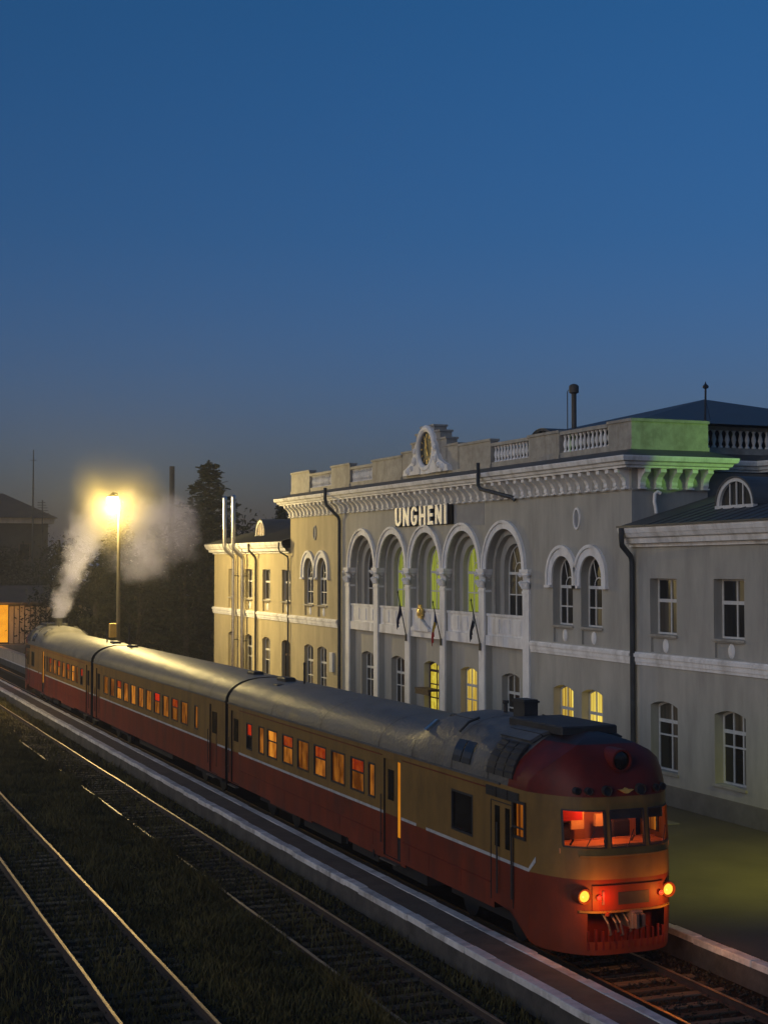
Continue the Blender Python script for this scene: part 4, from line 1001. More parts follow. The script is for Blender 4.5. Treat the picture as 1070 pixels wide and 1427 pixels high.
    rp = [[(sg_ * roof_pt(a, crest(y))[0] + ox, y + oy, roof_pt(a, crest(y))[1]) for sg_, a in [(-1, a) for a in ANG] + [(1, a) for a in reversed(ANG[:-1])]] for y in ys]
    for k in range(len(ys) - 1):
        for j in range(len(rp[0]) - 1): body.quad(rp[k][j], rp[k + 1][j], rp[k + 1][j + 1], rp[k][j + 1], 3)
    body.add(rp[-1] + [(ox + HW, oy + YE, .78), (ox - HW, oy + YE, .78)], [tuple(range(len(rp[-1]) + 2))], 4)
    body.quad((ox - HW, oy + YN, .78), (ox + HW, oy + YN, .78), (ox + HW, oy + YE, .78), (ox - HW, oy + YE, .78), 4)
    obj('body', body, MATS, rt, smooth=28)
    # ---- mouth, bars, coupler
    mb = MB(); mb.box(ox - .95, ox + .95, oy + .55, oy + .6, .4, 1.3); mb.box(ox - .95, ox + .95, oy + .16, oy + .6, 1.205, 1.25); obj('buffer_recess', mb, M['car_dome'], rt)
    for k in range(13):
        u = -.84 + k * .14; mb = MB(); mb.box(ox + u - .022, ox + u + .022, oy + .03 + 1.3 * abs(u / HW) ** 4, oy + .09 + 1.3 * abs(u / HW) ** 4, .47, .86 if k % 2 else .82); obj('pilot_bar', mb, M['car_dome'], rt)
    mb = MB(); mb.cbox(ox - .04, ox + .22, oy - .16, oy + .5, .88, 1.22, .03); mb.box(ox - .02, ox + .03, oy - .30, oy - .16, .90, 1.18); mb.box(ox + .14, ox + .21, oy - .24, oy - .16, .92, 1.16); obj('coupler', mb, M['coupler'], rt)
    for u, dz in ((-.55, 0), (-.38, .05), (-.28, -.02), (-.10, .04)):
        mb = MB(); mb.tube([(ox + u, oy + .12, 1.16), (ox + u + .03, oy - .06, 1.0), (ox + u + .10, oy - .05, .78 + dz), (ox + u + .14, oy + .1, .72 + dz)], .022, 6); obj('brake_hose', mb, M['coupler'], rt)
    mb = MB(); mb.lathe([(.02, 0), (.05, .02), (.05, .08), (.02, .1)], 8, (ox - .52, oy - .02, 1.12)); obj('hose_valve', mb, M['car_red'], rt)
    # ---- ledge under the lamp panel, panel between the lamps
    def band(u0, u1, z0, z1, out, n=14):
        b_ = MB(); f = lambda u, z: (ox + u, oy + noff((z0 + z1) / 2) + 1.3 * abs(u / HW) ** 4)
        for k in range(n):
            ua, ub = u0 + (u1 - u0) * k / n, u0 + (u1 - u0) * (k + 1) / n; xa, ya = f(ua, z0); xb, yb = f(ub, z0)
            b_.quad((xa, ya - out, z0), (xb, yb - out, z0), (xb, yb - out, z1), (xa, ya - out, z1)); b_.quad((xa, ya - out, z1), (xb, yb - out, z1), (xb, yb + .01, z1), (xa, ya + .01, z1)); b_.quad((xa, ya - out, z0), (xb, yb - out, z0), (xb, yb + .01, z0), (xa, ya + .01, z0))
        for u in (u0, u1):
            x_, y_ = f(u, z0); b_.quad((x_, y_ - out, z0), (x_, y_ + .01, z0), (x_, y_ + .01, z1), (x_, y_ - out, z1))
        return b_
    obj('bumper_ledge', band(-1.02, 1.02, 1.195, 1.235, .06), M['car_beige'], rt)
    obj('lamp_panel', band(-.80, .80, 1.24, 1.72, .035), M['car_red'], rt)
    obj('number_plate', band(-.28, .42, 1.34, 1.58, .045, 8), M['soot'], rt)
    obj('windscreen_ledge', band(-1.0, 1.0, 2.26, 2.30, .05), M['car_beige'], rt)
    obj('handrail', band(-.62, -.58, 1.36, 1.62, .06, 1), M['coupler'], rt)
    # ---- lamps
    for sg_ in (-1, 1):
        u = sg_ * .95; yb = oy + 1.3 * (abs(u) / HW) ** 4
        mb = MB(); mb.lathe([(.165, .22), (.165, -.04), (.15, -.085), (.12, -.085), (.11, -.05)], 20, (ox + u, yb - .02, 1.52), 'y'); h_ = obj('headlight', mb, M['car_red'], rt, smooth=40)
        mb = MB(); mb.lathe([(.112, -.045), (.10, -.062), (.05, -.078), (.005, -.082)], 18, (ox + u, yb - .02, 1.52), 'y'); obj('lens', mb, M['head_lens'], h_, smooth=60)
        light('headlight_glow', 'POINT', (ox + u, yb - .55, 1.42), 26.0, (1.0, .36, .04), .06, parent=rt)
        u = sg_ * .70; yb = oy + 1.3 * (abs(u) / HW) ** 4
        mb = MB(); mb.lathe([(.055, .0), (.055, -.06), (.045, -.06)], 12, (ox + u, yb - .03, 1.50), 'y'); h_ = obj('tail_light', mb, M['car_red'], rt)
        mb = MB(); mb.lathe([(.045, -.058), (.03, -.075), (.003, -.08)], 12, (ox + u, yb - .03, 1.50), 'y'); obj('lens', mb, M['red_lens'], h_)
        light('tail_glow', 'POINT', (ox + u * .85, yb - .26, 1.50), 6.5 if sg_ < 0 else 2.2, (1.0, .02, .01), .04, parent=rt)
    # ---- windscreens: glass cells inset, rubber frames
    def skin(cells, name, mname, inset=.03):
        mb = MB()
        for c in cells:
            for q in (c,): mb.quad(*[(p_[0] * (1 - (inset / HW if abs(p_[0]) > 1.5 else 0)) + ox, p_[1] + oy + (inset if abs(p_[0]) < 1.5 else 0), p_[2]) for p_ in q])
        return mb
    for nm in ('wl', 'wm', 'wr', 'sl', 'sr'):
        cs = glass_cells.get(nm, [])
        if not cs: continue
        pts = [q for c in cs for q in c]
        if nm[0] == 'w':
            u0, u1 = min(q[0] for q in pts), max(q[0] for q in pts)
            fr = MB(); f = lambda u, z: (ox + u, oy + noff(z) + 1.3 * abs(u / HW) ** 4, z)
            for (ua, ub, za, zb) in ((u0 - .005, u1 + .005, 2.435, 2.465), (u0 - .005, u1 + .005, 3.145, 3.175), (u0 - .012, u0 + .012, 2.465, 3.145), (u1 - .012, u1 + .012, 2.465, 3.145)):
                n = 6
                for k in range(n):
                    a, b = ua + (ub - ua) * k / n, ua + (ub - ua) * (k + 1) / n
                    A, B_, C_, D = f(a, za), f(b, za), f(b, zb), f(a, zb); o_ = lambda p_, d: (p_[0], p_[1] - d, p_[2])
                    fr.quad(o_(A, .018), o_(B_, .018), o_(C_, .018), o_(D, .018)); fr.quad(o_(A, .018), o_(B_, .018), o_(B_, -.06), o_(A, -.06)); fr.quad(o_(D, .018), o_(C_, .018), o_(C_, -.06), o_(D, -.06))
                A, B_, C_, D = f(ua, za), f(ub, za), f(ub, zb), f(ua, zb)
                fr.quad(o_(A, .018), o_(D, .018), o_(D, -.06), o_(A, -.06)); fr.quad(o_(B_, .018), o_(C_, .018), o_(C_, -.06), o_(B_, -.06))
            w_ = obj('windscreen', fr, M['soot'], rt)
            wp = MB(); um = (u0 + u1) / 2; A = f(um - .05, 2.44); Bq = f(um + .12, 2.68)
            wp.tube([(A[0], A[1] - .04, A[2]), (A[0] + .02, A[1] - .06, A[2] + .06), (Bq[0], Bq[1] - .03, Bq[2] + .1)], .010, 5); obj('wiper', wp, M['black'], w_)
        else:
            y0, y1 = min(q[1] for q in pts), max(q[1] for q in pts); x = -HW if nm == 'sl' else HW; sg_ = -1 if x < 0 else 1
            fr = MB()
            for (ya, yb, za, zb) in ((y0 - .03, y1 + .03, 2.42, 2.475), (y0 - .03, y1 + .03, 3.135, 3.19), (y0 - .03, y0 + .025, 2.475, 3.135), (y1 - .025, y1 + .03, 2.475, 3.135), (y0 + .025, y1 - .025, 2.63, 2.665)):
                fr.box(ox + x - .05, ox + x + .02 * sg_ if sg_ > 0 else ox + x - .02, oy + ya, oy + yb, za, zb) if sg_ < 0 else fr.box(ox + x - .02, ox + x + .03, oy + ya, oy + yb, za, zb)
            w_ = obj('window', fr, M['soot'], rt)
        obj('pane', skin(cs, nm, None), M['cab_glass'], w_)
        if nm[0] == 's':
            pm = MB(); xx = ox + (x - sg_ * .06)
            for (ya, yb, mm) in ((y0, y0 + .10, 'lit_orange2'), (y1 - .16, y1, 'lit_orange2')): pass
            pm.quad((xx, oy + y0, 2.45), (xx, oy + y1, 2.45), (xx, oy + y1, 3.16), (xx, oy + y0, 3.16)); obj('curtain', pm, M['cab_curtain'], w_)
    # ---- cab interior seen through the glass
    cab = MB(); cab.box(ox - 1.35, ox + 1.35, oy + 2.0, oy + 2.06, 1.9, 3.4); obj('cab_bulkhead', cab, M['cab_wall'], rt)
    cab = MB(); cab.box(ox - 1.3, ox + 1.3, oy + 1.15, oy + 1.2, 1.9, 2.42); cab.box(ox - 1.25, ox + 1.25, oy + .55, oy + 1.15, 2.30, 2.40); obj('cab_desk', cab, M['cab_wall'], rt)
    cab = MB(); cab.box(ox - 1.0, ox - .35, oy + 1.25, oy + 1.30, 2.80, 3.10); obj('cab_blind', cab, M['cab_red'], rt)
    cab = MB(); cab.box(ox - .42, ox - .12, oy + 1.6, oy + 1.7, 2.55, 2.92); cab.box(ox + .10, ox + .32, oy + 1.5, oy + 1.6, 2.6, 2.85); obj('cab_cabinet', cab, M['cab_cream'], rt)
    cab = MB()
    for u in (-.78, .62): cab.cbox(ox + u - .22, ox + u + .22, oy + 1.35, oy + 1.45, 2.2, 2.74, .04); cab.tube([(ox + u - .1, oy + .8, 2.4), (ox + u - .05, oy + .75, 2.52)], .02, 5)
    obj('cab_seat', cab, M['soot'], rt)
    cab = MB(); cab.box(ox - .38, ox + .38, oy + .22, oy + .24, 2.96, 3.2); cab.box(ox + .45, ox + .98, oy + .36, oy + .38, 2.93, 3.2); obj('sun_blind', cab, M['soot'], rt)
    light('cab_lamp', 'POINT', (ox - .1, oy + 1.0, 3.22), 42.0, (1.0, .22, .045), .08, parent=rt)
    # ---- side openings fitted
    for sgn in (-1, 1):
        x = ox + sgn * HW
        for i, (a, b) in enumerate(slots):
            wide = (b - a) > .7
            spl = {1: 'lit_orange2', 2: 'lit_rose', 4: 'lit_rose', 6: 'lit_rose'}.get(i, None)
            pane_obj(x, sgn, a + oy, b + oy, 2.14, 2.95, 'lit_orange2' if i == 1 else 'lit_orange', rt, 2.62 if spl else None, spl)
        pane_obj(x, sgn, small[0] + oy, small[1] + oy, small[2], small[3], 'dark_pane', rt, 2.55, 'lit_red')
        pane_obj(x, sgn, grl[0] + oy, grl[1] + oy, grl[2], grl[3], 'dark_pane', rt)
        # doors: leaf recessed, lit slit where it stands ajar
        for (a, b, c, d), lit in ((door1, True), (enddoor, False)):
            dm = MB(); xi = x - sgn * .05
            am = a + (.32 if lit else 0)
            for (za, zb, mi) in ((c, ZS, 0), (ZS, d, 1)): dm.quad((xi, am + oy, za), (xi, b + oy, za), (xi, b + oy, zb), (xi, am + oy, zb), mi)
            do = obj('door', dm, [M['car_red'], M['car_beige']], rt)
            pm = MB(); pm.box(x - sgn * .045, x - sgn * .03, oy + am + .22, oy + b - .22, 2.2, 2.95); obj('pane', pm, M['dark_pane'], do)
            if lit:
                for (za, zb, mm) in ((1.35, d, 'lit_slit'), (c, 1.35, 'under')):
                    pm = MB(); pm.quad((xi, a + oy, za), (xi, am + oy - .03, za), (xi, am + oy - .03, zb), (xi, a + oy, zb)); obj('door_gap', pm, M[mm], do)
            hb = MB(); hb.tube([(x + sgn * .05, oy + b + .07, 1.1), (x + sgn * .05, oy + b + .07, 2.3)], .014, 6); obj('grab_rail', hb, M['black'], do)
            stp = MB(); stp.box(min(x, x + sgn * .12), max(x, x + sgn * .12), a + oy, b + oy, .70, .735); obj('step', stp, M['pole'], do)
        a, b, c, d = door2
        dm = MB(); xo = x + sgn * .006
        do = MB()
        for (ya, yb) in ((a + .16, a + .36), (b - .42, b - .20)): do.box(min(x, x + sgn * .012), max(x, x + sgn * .012), oy + ya, oy + yb, 2.1, 2.95)
        dd = obj('cab_door', do, M['dark_pane'], rt)
        jm = MB()
        for yv in (a, b): jm.box(min(x, x + sgn * .015), max(x, x + sgn * .015), oy + yv - .012, oy + yv + .012, .95, 3.04)
        jm.box(min(x, x + sgn * .015), max(x, x + sgn * .015), oy + a + .012, oy + b - .012, 3.03, 3.05); obj('door_seam', jm, M['soot'], dd)
        for yv in (a - .05, b - .42):
            hb = MB(); hb.tube([(x + sgn * .07, oy + yv, 1.15), (x + sgn * .075, oy + yv, 2.62)], .02, 6); obj('grab_rail', hb, M['soot'], dd)
        for (va, vb, vc, vd) in vents:
            vm = MB(); vm.box(min(x, x + sgn * .02), max(x, x + sgn * .02), oy + va, oy + vb, vc, vd)
            for k in range(4): vm.box(min(x, x + sgn * .035), max(x, x + sgn * .035), oy + va + .02, oy + vb - .02, vc + .03 + k * .045, vc + .045 + k * .045)
            obj('vent_louvre', vm, M['soot'], rt)
        # big roof radiator grilles
        for k in range(3):
            va = 2.05 + k * .42 + (YN - 2.9) + .0; vb = va + .38
            gm = MB(); n = 6
            for i in range(n):
                a0, a1 = .12 + .70 * i / n, .12 + .70 * (i + 1) / n
                P = lambda aa, y, out=.025: (ox + sgn * (roof_pt(aa, crest(y))[0] + out), oy + y, roof_pt(aa, crest(y))[1] + out * .6)
                gm.quad(P(a0, va), P(a0, vb), P(a1, vb), P(a1, va)); gm.quad(P(a0, va), P(a1, va), P(a1, va, -.02), P(a0, va, -.02)); gm.quad(P(a0, vb), P(a1, vb), P(a1, vb, -.02), P(a0, vb, -.02))
                gm.quad(P(a1 - .03, va, .045), P(a1 - .03, vb, .045), P(a1, vb, .03), P(a1, va, .03))
            obj('radiator_grille', gm, M['soot'], rt)
        gm = MB()
        for (va, vb) in ((4.15, 4.6), (4.66, 5.1)):
            P = lambda aa, y, out=.02: (ox + sgn * (roof_pt(aa, crest(y))[0] + out), oy + y, roof_pt(aa, crest(y))[1] + out * .6)
            for i in range(4): a0, a1 = .16 + .11 * i, .16 + .11 * (i + 1); gm.quad(P(a0, va), P(a0, vb), P(a1, vb), P(a1, va))
        obj('roof_window', gm, M['dark_pane'], rt)
        # waist stripe with the cranked end by the cab
        s_ = MB(); xo = x + sgn * .006; z0, z1 = ZS - .005, ZS + .065
        for (ya, yb) in ((yj(32.5), yj(26.95)), (YE, door1[1]), (yj(34.05), yj(33.1))):
            ya, yb = sorted((ya, yb)); ya = max(ya, 1.30)
            if ya < YN: s_.quad((xo, oy + ya, z0), (xo, oy + yb, z0), (xo, oy + yb, z1), (xo, oy + ya, z1))
            else:
                segs = [(ya, yb)]
                if yb > enddoor[1]: segs = [(ya, enddoor[0]), (enddoor[1], yb)]
                for a_, b_ in segs: s_.quad((xo, oy + a_, z0), (xo, oy + b_, z0), (xo, oy + b_, z1), (xo, oy + a_, z1))
        f = lambda u: 1.3 * (abs(u) / HW) ** 4
        ua = 1.55; ub = 1.49
        s_.quad((xo, oy + 1.30, z0), (xo, oy + 1.30, z1 + .02), (ox + sgn * (ub + .012), oy + f(ub) - .01, z1 + .27), (ox + sgn * (ub + .012), oy + f(ub) - .01, z0 + .22))
        obj('waist_stripe', s_, M['car_stripe'], rt)
        rb = MB(); bl = [door1, enddoor] + ([] if True else [])
        for za in (1.28, 3.26):
            for (ya, yb) in ((YN + .2, door1[0] - .12), (door1[1] + .12, enddoor[0] - .12), (enddoor[1] + .12, YE)): rb.box(min(x, x + sgn * .014), max(x, x + sgn * .014), oy + ya, oy + yb, za, za + .022)
        for yv in (4.6, 6.4, 7.6, 10.0, 12.5, 15.0, 17.4, 20.0): rb.box(min(x, x + sgn * .005), max(x, x + sgn * .005), oy + yv, oy + yv + .02, .92, 1.27)
        rbo = obj('panel_seam', rb, M['car_dome'], rt); rbo['kind'] = 'stuff'
        gt = MB(); gt.box(min(x - sgn * .01, x + sgn * .03), max(x - sgn * .01, x + sgn * .03), oy + 2.6, oy + YE, ZR - .02, ZR + .02); obj('gutter', gt, M['car_roof'], rt)
    # ---- roof lamp, marker holes, emblem, engine hatches, exhaust
    mb = MB(); mb.lathe([(.235, .55), (.235, .0), (.225, -.05), (.19, -.05), (.185, .02)], 22, (ox, oy + .30, 4.10), 'y'); rl = obj('roof_lamp', mb, M['car_dome'], rt, smooth=40)
    mb = MB(); mb.lathe([(.19, .0), (.12, -.02), (.01, -.03)], 20, (ox, oy + .30, 4.10), 'y'); obj('lens', mb, M['dark_pane'], rl, smooth=50)
    for u, r_ in ((-.98, .06), (-.78, .06), (-.42, .09), (.34, .10), (.74, .06), (.95, .06)):
        mb = MB(); mb.lathe([(r_ + .015, .1), (r_ + .015, -.015), (r_, -.02), (r_ * .9, .01), (.005, .01)], 14, (ox + u, oy + noff(3.5) - .035 + 1.3 * (abs(u) / HW) ** 4, 3.54), 'y'); obj('marker_light', mb, M['soot'], rt, smooth=40)
    mb = MB(); mb.prism([(-.16, .05), (-.03, -.02), (.03, -.02), (.16, .05), (.05, .055), (.0, .085), (-.05, .055)], lambda a, b, d: (ox + a, oy + d + noff(3.5), 3.50 + b), -.06, .06); obj('winged_emblem', mb, M['gold'], rt)
    def hatch(u0, u1, y0, y1, z, hgt, mname, name):
        mb = MB(); mb.cbox(ox + u0, ox + u1, oy + y0, oy + y1, z, z + hgt, .03); return obj(name, mb, M[mname], rt)
    hatch(-.66, .66, 1.55, 4.0, 4.50, .17, 'soot', 'fan_hatch')
    hatch(-.80, .80, 5.25, 6.9, 4.38, .10, 'soot', 'roof_hatch')
    mb = MB()
    for y in (1.9, 3.2, 5.1, 7.4, 9.6, 14.1, 18.7):
        for i in range(len(ANG) - 1):
            for sg_ in (-1, 1):
                P = lambda aa, yv: (ox + sg_ * (roof_pt(aa, crest(yv))[0] + .008), oy + yv, roof_pt(aa, crest(yv))[1] + .008)
                mb.quad(P(ANG[i], y), P(ANG[i], y + .03), P(ANG[i + 1], y + .03), P(ANG[i + 1], y)) if y > 3 else None
    obj('roof_seam', mb, M['soot'], rt, kind='stuff')
    for sg_ in (-1, 1):
        mb = MB()   # sheet-metal shoulder panels of the engine hood
        P = lambda aa, yv, o=.03: (ox + sg_ * (roof_pt(aa, crest(yv))[0] + o), oy + yv, roof_pt(aa, crest(yv))[1] + o)
        for (a0, a1) in ((.88, 1.08), (1.10, 1.34)):
            mb.quad(P(a0, 2.1), P(a0, 3.55), P(a1, 3.55), P(a1, 2.1)); mb.quad(P(a0, 2.1), P(a0, 3.55), P(a0, 3.55, -.02), P(a0, 2.1, -.02)); mb.quad(P(a0, 2.1), P(a1, 2.1), P(a1, 2.1, -.02), P(a0, 2.1, -.02))
        obj('hood_panel', mb, M['car_roof'], rt)
        mb = MB(); mb.quad(P(.62, 7.0, .05), P(.95, 7.0, .05), P(.95, 7.12, .07), P(.62, 7.12, .07)); mb.quad(P(.62, 7.0, .05), P(.95, 7.0, .05), P(.95, 7.0, 0), P(.62, 7.0, 0)); obj('hood_handle', mb, M['steel'], rt)
        mb = MB(); mb.tube([P(.7, 5.2, .06), P(.95, 5.2, .08), P(1.15, 5.2, .06)], .03, 6); obj('lifting_eye', mb, M['soot'], rt)
    mb = MB(); mb.box(ox - .17, ox + .17, oy + 4.2, oy + 4.75, 4.45, 5.0); mb.box(ox - .20, ox + .20, oy + 4.17, oy + 4.78, 4.93, 4.97); obj('exhaust_stack', mb, M['soot'], rt)
    mb = MB(); mb.lathe([(.05, 0), (.05, .32), (.08, .34), (.08, .40)], 8, (ox + .2, oy + 5.9, 4.45)); obj('roof_pipe', mb, M['soot'], rt)
    mb = MB(); mb.lathe([(.04, 0), (.035, .62), (.05, .66), (.01, .72)], 8, (ox + .15, oy + 20.6, 4.22)); obj('roof_aerial', mb, M['soot'], rt)
    mb = MB(); mb.cbox(ox - .2, ox + .2, oy + 21.6, oy + 22.5, 4.18, 4.36, .04); mb.cbox(ox - .75, ox - .45, oy + 20.7, oy + 21.2, 4.0, 4.22, .04); obj('roof_ventilator', mb, M['soot'], rt)
    # ---- running gear
    mb = MB()
    for yc in (4.3, 19.6):
        for dy in (-1.25, 1.25):
            for sg_ in (-1, 1): mb.lathe([(.46, -.07), (.46, .07)], 18, (ox + sg_ * .79, oy + yc + dy, .46), 'x')
        for sg_ in (-1, 1): mb.box(ox + sg_ * 1.0 - .06, ox + sg_ * 1.0 + .06, oy + yc - 1.9, oy + yc + 1.9, .42, .66)
    for a, b in ((7.2, 9.4), (10.4, 12.3), (13.2, 16.4)): mb.box(ox - 1.25, ox + 1.25, oy + a, oy + b, .38, .8)
    mb.box(ox - .3, ox + .3, oy + 1, oy + YE, .6, .78)
    obj('running_gear', mb, M['under'], rt)
    mb = MB()
    for yc in (7.9, 14.9):
        for sg_ in (-1, 1): mb.box(min(ox + sg_ * 1.50, ox + sg_ * 1.53), max(ox + sg_ * 1.50, ox + sg_ * 1.53), oy + yc - 2.0 + 2, oy + yc + 4, .70, .778)
    obj('skirt', mb, M['car_red'], rt, kind='stuff')
    for yv in (9.95, 11.9):
        mb = MB(); mb.tube([(ox - 1.54, oy + yv, .80), (ox - 1.54, oy + yv, .62)], .03, 6); obj('drain_pipe', mb, M['under'], rt)
    mb = MB(); mb.box(ox - .7, ox + .7, oy + YE, oy + YE + .16, .9, 3.5); obj('gangway', mb, M['under'], rt)
    return rt
M['cab_curtain'] = emit('cab_side_curtain', (0.9, 0.26, 0.02), 0.55, (0.10, 0.02, 0.004), (0, 7, 0.3))
def mid_car(ox, y0, y1, label):
    rt = root('railcar', (ox, y0, 0), label, 'railcar', 'coupled cars of the diesel train')
    body = MB()
    wins = [53.7 + 1.52 * k for k in range(12)]
    holes = [(y, y + (1.02 if k else .45), 2.14, 2.95) for k, y in enumerate(wins)] + [(51.0, 52.05, .80, 3.2), (72.4, 73.4, .80, 3.2)]
    for sgn in (-1, 1): side_cells(body, ox + sgn * HW, sgn, y0, y1, holes, .78)
    ys = np.linspace(y0, y1, 13)
    ang = [(-1, a) for a in ANG] + [(1, a) for a in reversed(ANG[:-1])]
    rp = [[(sg_ * roof_pt(a, 4.24)[0] + ox, y, roof_pt(a, 4.24)[1]) for sg_, a in ang] for y in ys]
    for k in range(len(ys) - 1):
        for j in range(len(rp[0]) - 1): body.quad(rp[k][j], rp[k + 1][j], rp[k + 1][j + 1], rp[k][j + 1], 3)
    for e in (0, -1):
        yy = ys[e]; body.add(rp[e] + [(ox + HW, yy, .78), (ox - HW, yy, .78)], [tuple(range(len(rp[e]) + 2))], 4)
    body.quad((ox - HW, y0, .78), (ox + HW, y0, .78), (ox + HW, y1, .78), (ox - HW, y1, .78), 4)
    obj('body', body, MATS, rt, smooth=28)
    for sgn in (-1, 1):
        x = ox + sgn * HW
        for k, (a, b, c, d) in enumerate(holes[:12]):
            sp = {2: 'lit_rose', 4: 'lit_red', 9: 'lit_rose'}.get(k); pane_obj(x, sgn, a, b, c, d, 'lit_orange2' if k in (7, 9) else 'lit_orange', rt, 2.62 if sp else None, sp)
        for (a, b, c, d) in holes[12:]:
            dm = MB(); xi = x - sgn * .05
            for (za, zb, mi) in ((c, ZS, 0), (ZS, d, 1)): dm.quad((xi, a, za), (xi, b, za), (xi, b, zb), (xi, a, zb), mi)
            do = obj('door', dm, [M['car_red'], M['car_beige']], rt)
            pm = MB(); pm.box(x - sgn * .045, x - sgn * .03, a + .22, b - .22, 2.2, 2.95); obj('pane', pm, M['dark_pane'], do)
            for yy in (a - .06, b + .06):
                hb = MB(); hb.tube([(x + sgn * .05, yy, 1.1), (x + sgn * .05, yy, 2.3)], .014, 6); obj('grab_rail', hb, M['black'], do)
            stp = MB(); stp.box(min(x, x + sgn * .12), max(x, x + sgn * .12), a, b, .70, .735); obj('step', stp, M['pole'], do)
        s_ = MB(); xo = x + sgn * .006
        for (a, b) in ((y0, 51.0), (52.05, 72.4), (73.4, y1)): s_.quad((xo, a, ZS - .005), (xo, b, ZS - .005), (xo, b, ZS + .065), (xo, a, ZS + .065))
        obj('waist_stripe', s_, M['car_stripe'], rt)
        gt = MB(); gt.box(min(x - sgn * .01, x + sgn * .03), max(x - sgn * .01, x + sgn * .03), y0, y1, ZR - .02, ZR + .02); obj('gutter', gt, M['car_roof'], rt)
    mb = MB()
    for y in np.arange(y0 + 2, y1 - 1, 3.0):
        for i in range(len(ANG) - 1):
            for sg_ in (-1, 1):
                P = lambda aa, yv: (ox + sg_ * (roof_pt(aa, 4.24)[0] + .006), yv, roof_pt(aa, 4.24)[1] + .006)
                mb.quad(P(ANG[i], y), P(ANG[i], y + .025), P(ANG[i + 1], y + .025), P(ANG[i + 1], y))
    obj('roof_seam', mb, M['soot'], rt, kind='stuff')
    mb = MB(); mb.lathe([(.05, 0), (.045, .85), (.07, .9), (.07, 1.0), (.01, 1.05)], 8, (ox, y1 - 1.0, 4.2)); obj('roof_aerial', mb, M['soot'], rt)
    mb = MB()
    for yy in (y0 + 1.2, y1 - 2.2):
        mb = MB(); mb.cbox(ox - .2, ox + .2, yy, yy + .8, 4.18, 4.34, .04); obj('roof_ventilator', mb, M['soot'], rt)
    mb = MB()
    for yc in (y0 + 4, y1 - 4):
        for dy in (-1.25, 1.25):
            for sg_ in (-1, 1): mb.lathe([(.46, -.07), (.46, .07)], 18, (ox + sg_ * .79, yc + dy, .46), 'x')
        for sg_ in (-1, 1): mb.box(ox + sg_ * 1.0 - .06, ox + sg_ * 1.0 + .06, yc - 1.9, yc + 1.9, .42, .66)
    mb.box(ox - 1.2, ox + 1.2, y0 + 9, y1 - 9, .4, .8); mb.box(ox - .3, ox + .3, y0, y1, .6, .78)
    obj('running_gear', mb, M['under'], rt)
    mb = MB(); mb.box(ox - .7, ox + .7, y0 - .16, y0, .9, 3.5); mb.box(ox - .7, ox + .7, y1, y1 + .16, .9, 3.5); obj('gangway', mb, M['under'], rt)
    return rt
TX = 15.45
car1 = head_car(TX, 25.95, 'leading railcar with round red nose, lit cab and two glowing headlights')
car2 = mid_car(TX, 49.98, 74.10, 'middle railcar of the train with a long row of orange lit windows')
car3 = copy_tree(car1); car3.location = (TX, 98.45, 0); car3.rotation_euler = (0, 0, PI)
car3['label'] = 'hindmost railcar with smoking exhaust stack at the far end of the train'

# ================================================================== LAMPS
lp = root('street_lamp', (18.45, 90.5, PZ), 'tall grey lamp post with one blazing yellow lamp beyond the train', 'street lamp')
mb = MB(); mb.tube([(18.45, 90.5, PZ), (18.45, 90.5, 6), (18.45, 90.5, 12.4)], [.15, .12, .08], 10); obj('post', mb, M['pole'], lp, smooth=45)
mb = MB(); mb.tube([(18.45, 90.5, 12.3), (18.3, 90.4, 12.65), (18.0, 90.3, 12.7)], .05, 8); obj('arm', mb, M['pole'], lp, smooth=45)
mb = MB(); mb.lathe([(.05, .42), (.13, .36), (.30, .22), (.31, .18), (.27, .18)], 16, (18.0, 90.3, 12.25)); obj('lamp_shade', mb, M['black'], lp, smooth=45)
mb = MB(); mb.lathe([(.03, -.36), (.18, -.31), (.30, -.13), (.32, .05), (.28, .17)], 16, (18.0, 90.3, 12.25)); obj('lamp_globe', mb, M['lamp_bulb'], lp, smooth=60)
light('street_lamp_light', 'POINT', (18.0, 90.3, 11.85), 13500, (1.0, .74, .27), .25, parent=lp)
mb = MB(); mb.cbox(17.85, 18.28, 90.1, 90.35, 3.95, 4.8, .03); 
single('signal_box', mb, M['yellow_box'], (18.06, 90.2, 3.95), 'small yellow cabinet fixed to the lamp post behind the train roof', 'cabinet')
yl = root('yard_lamp', (1.2, 84, -.17), 'tall warm yard lamp beside the leftmost track, beyond the left edge', 'lamp post')
mb = MB(); mb.tube([(1.2, 84, -.2), (1.2, 84, 9.6)], [.12, .07], 10); mb.tube([(1.2, 84, 9.5), (1.5, 83.9, 9.8), (1.9, 83.8, 9.8)], .04, 8); obj('post', mb, M['pole'], yl, smooth=45)
mb = MB(); mb.lathe([(.05, .3), (.25, .12), (.28, .06)], 14, (1.9, 83.8, 9.45)); obj('lamp_shade', mb, M['black'], yl)
mb = MB(); mb.lathe([(.03, -.22), (.18, -.12), (.24, .05)], 14, (1.9, 83.8, 9.45)); obj('lamp_globe', mb, M['lamp_bulb'], yl)
light('yard_lamp_light', 'POINT', (1.9, 83.8, 9.0), 2600, (1.0, .72, .22), .2, parent=yl)
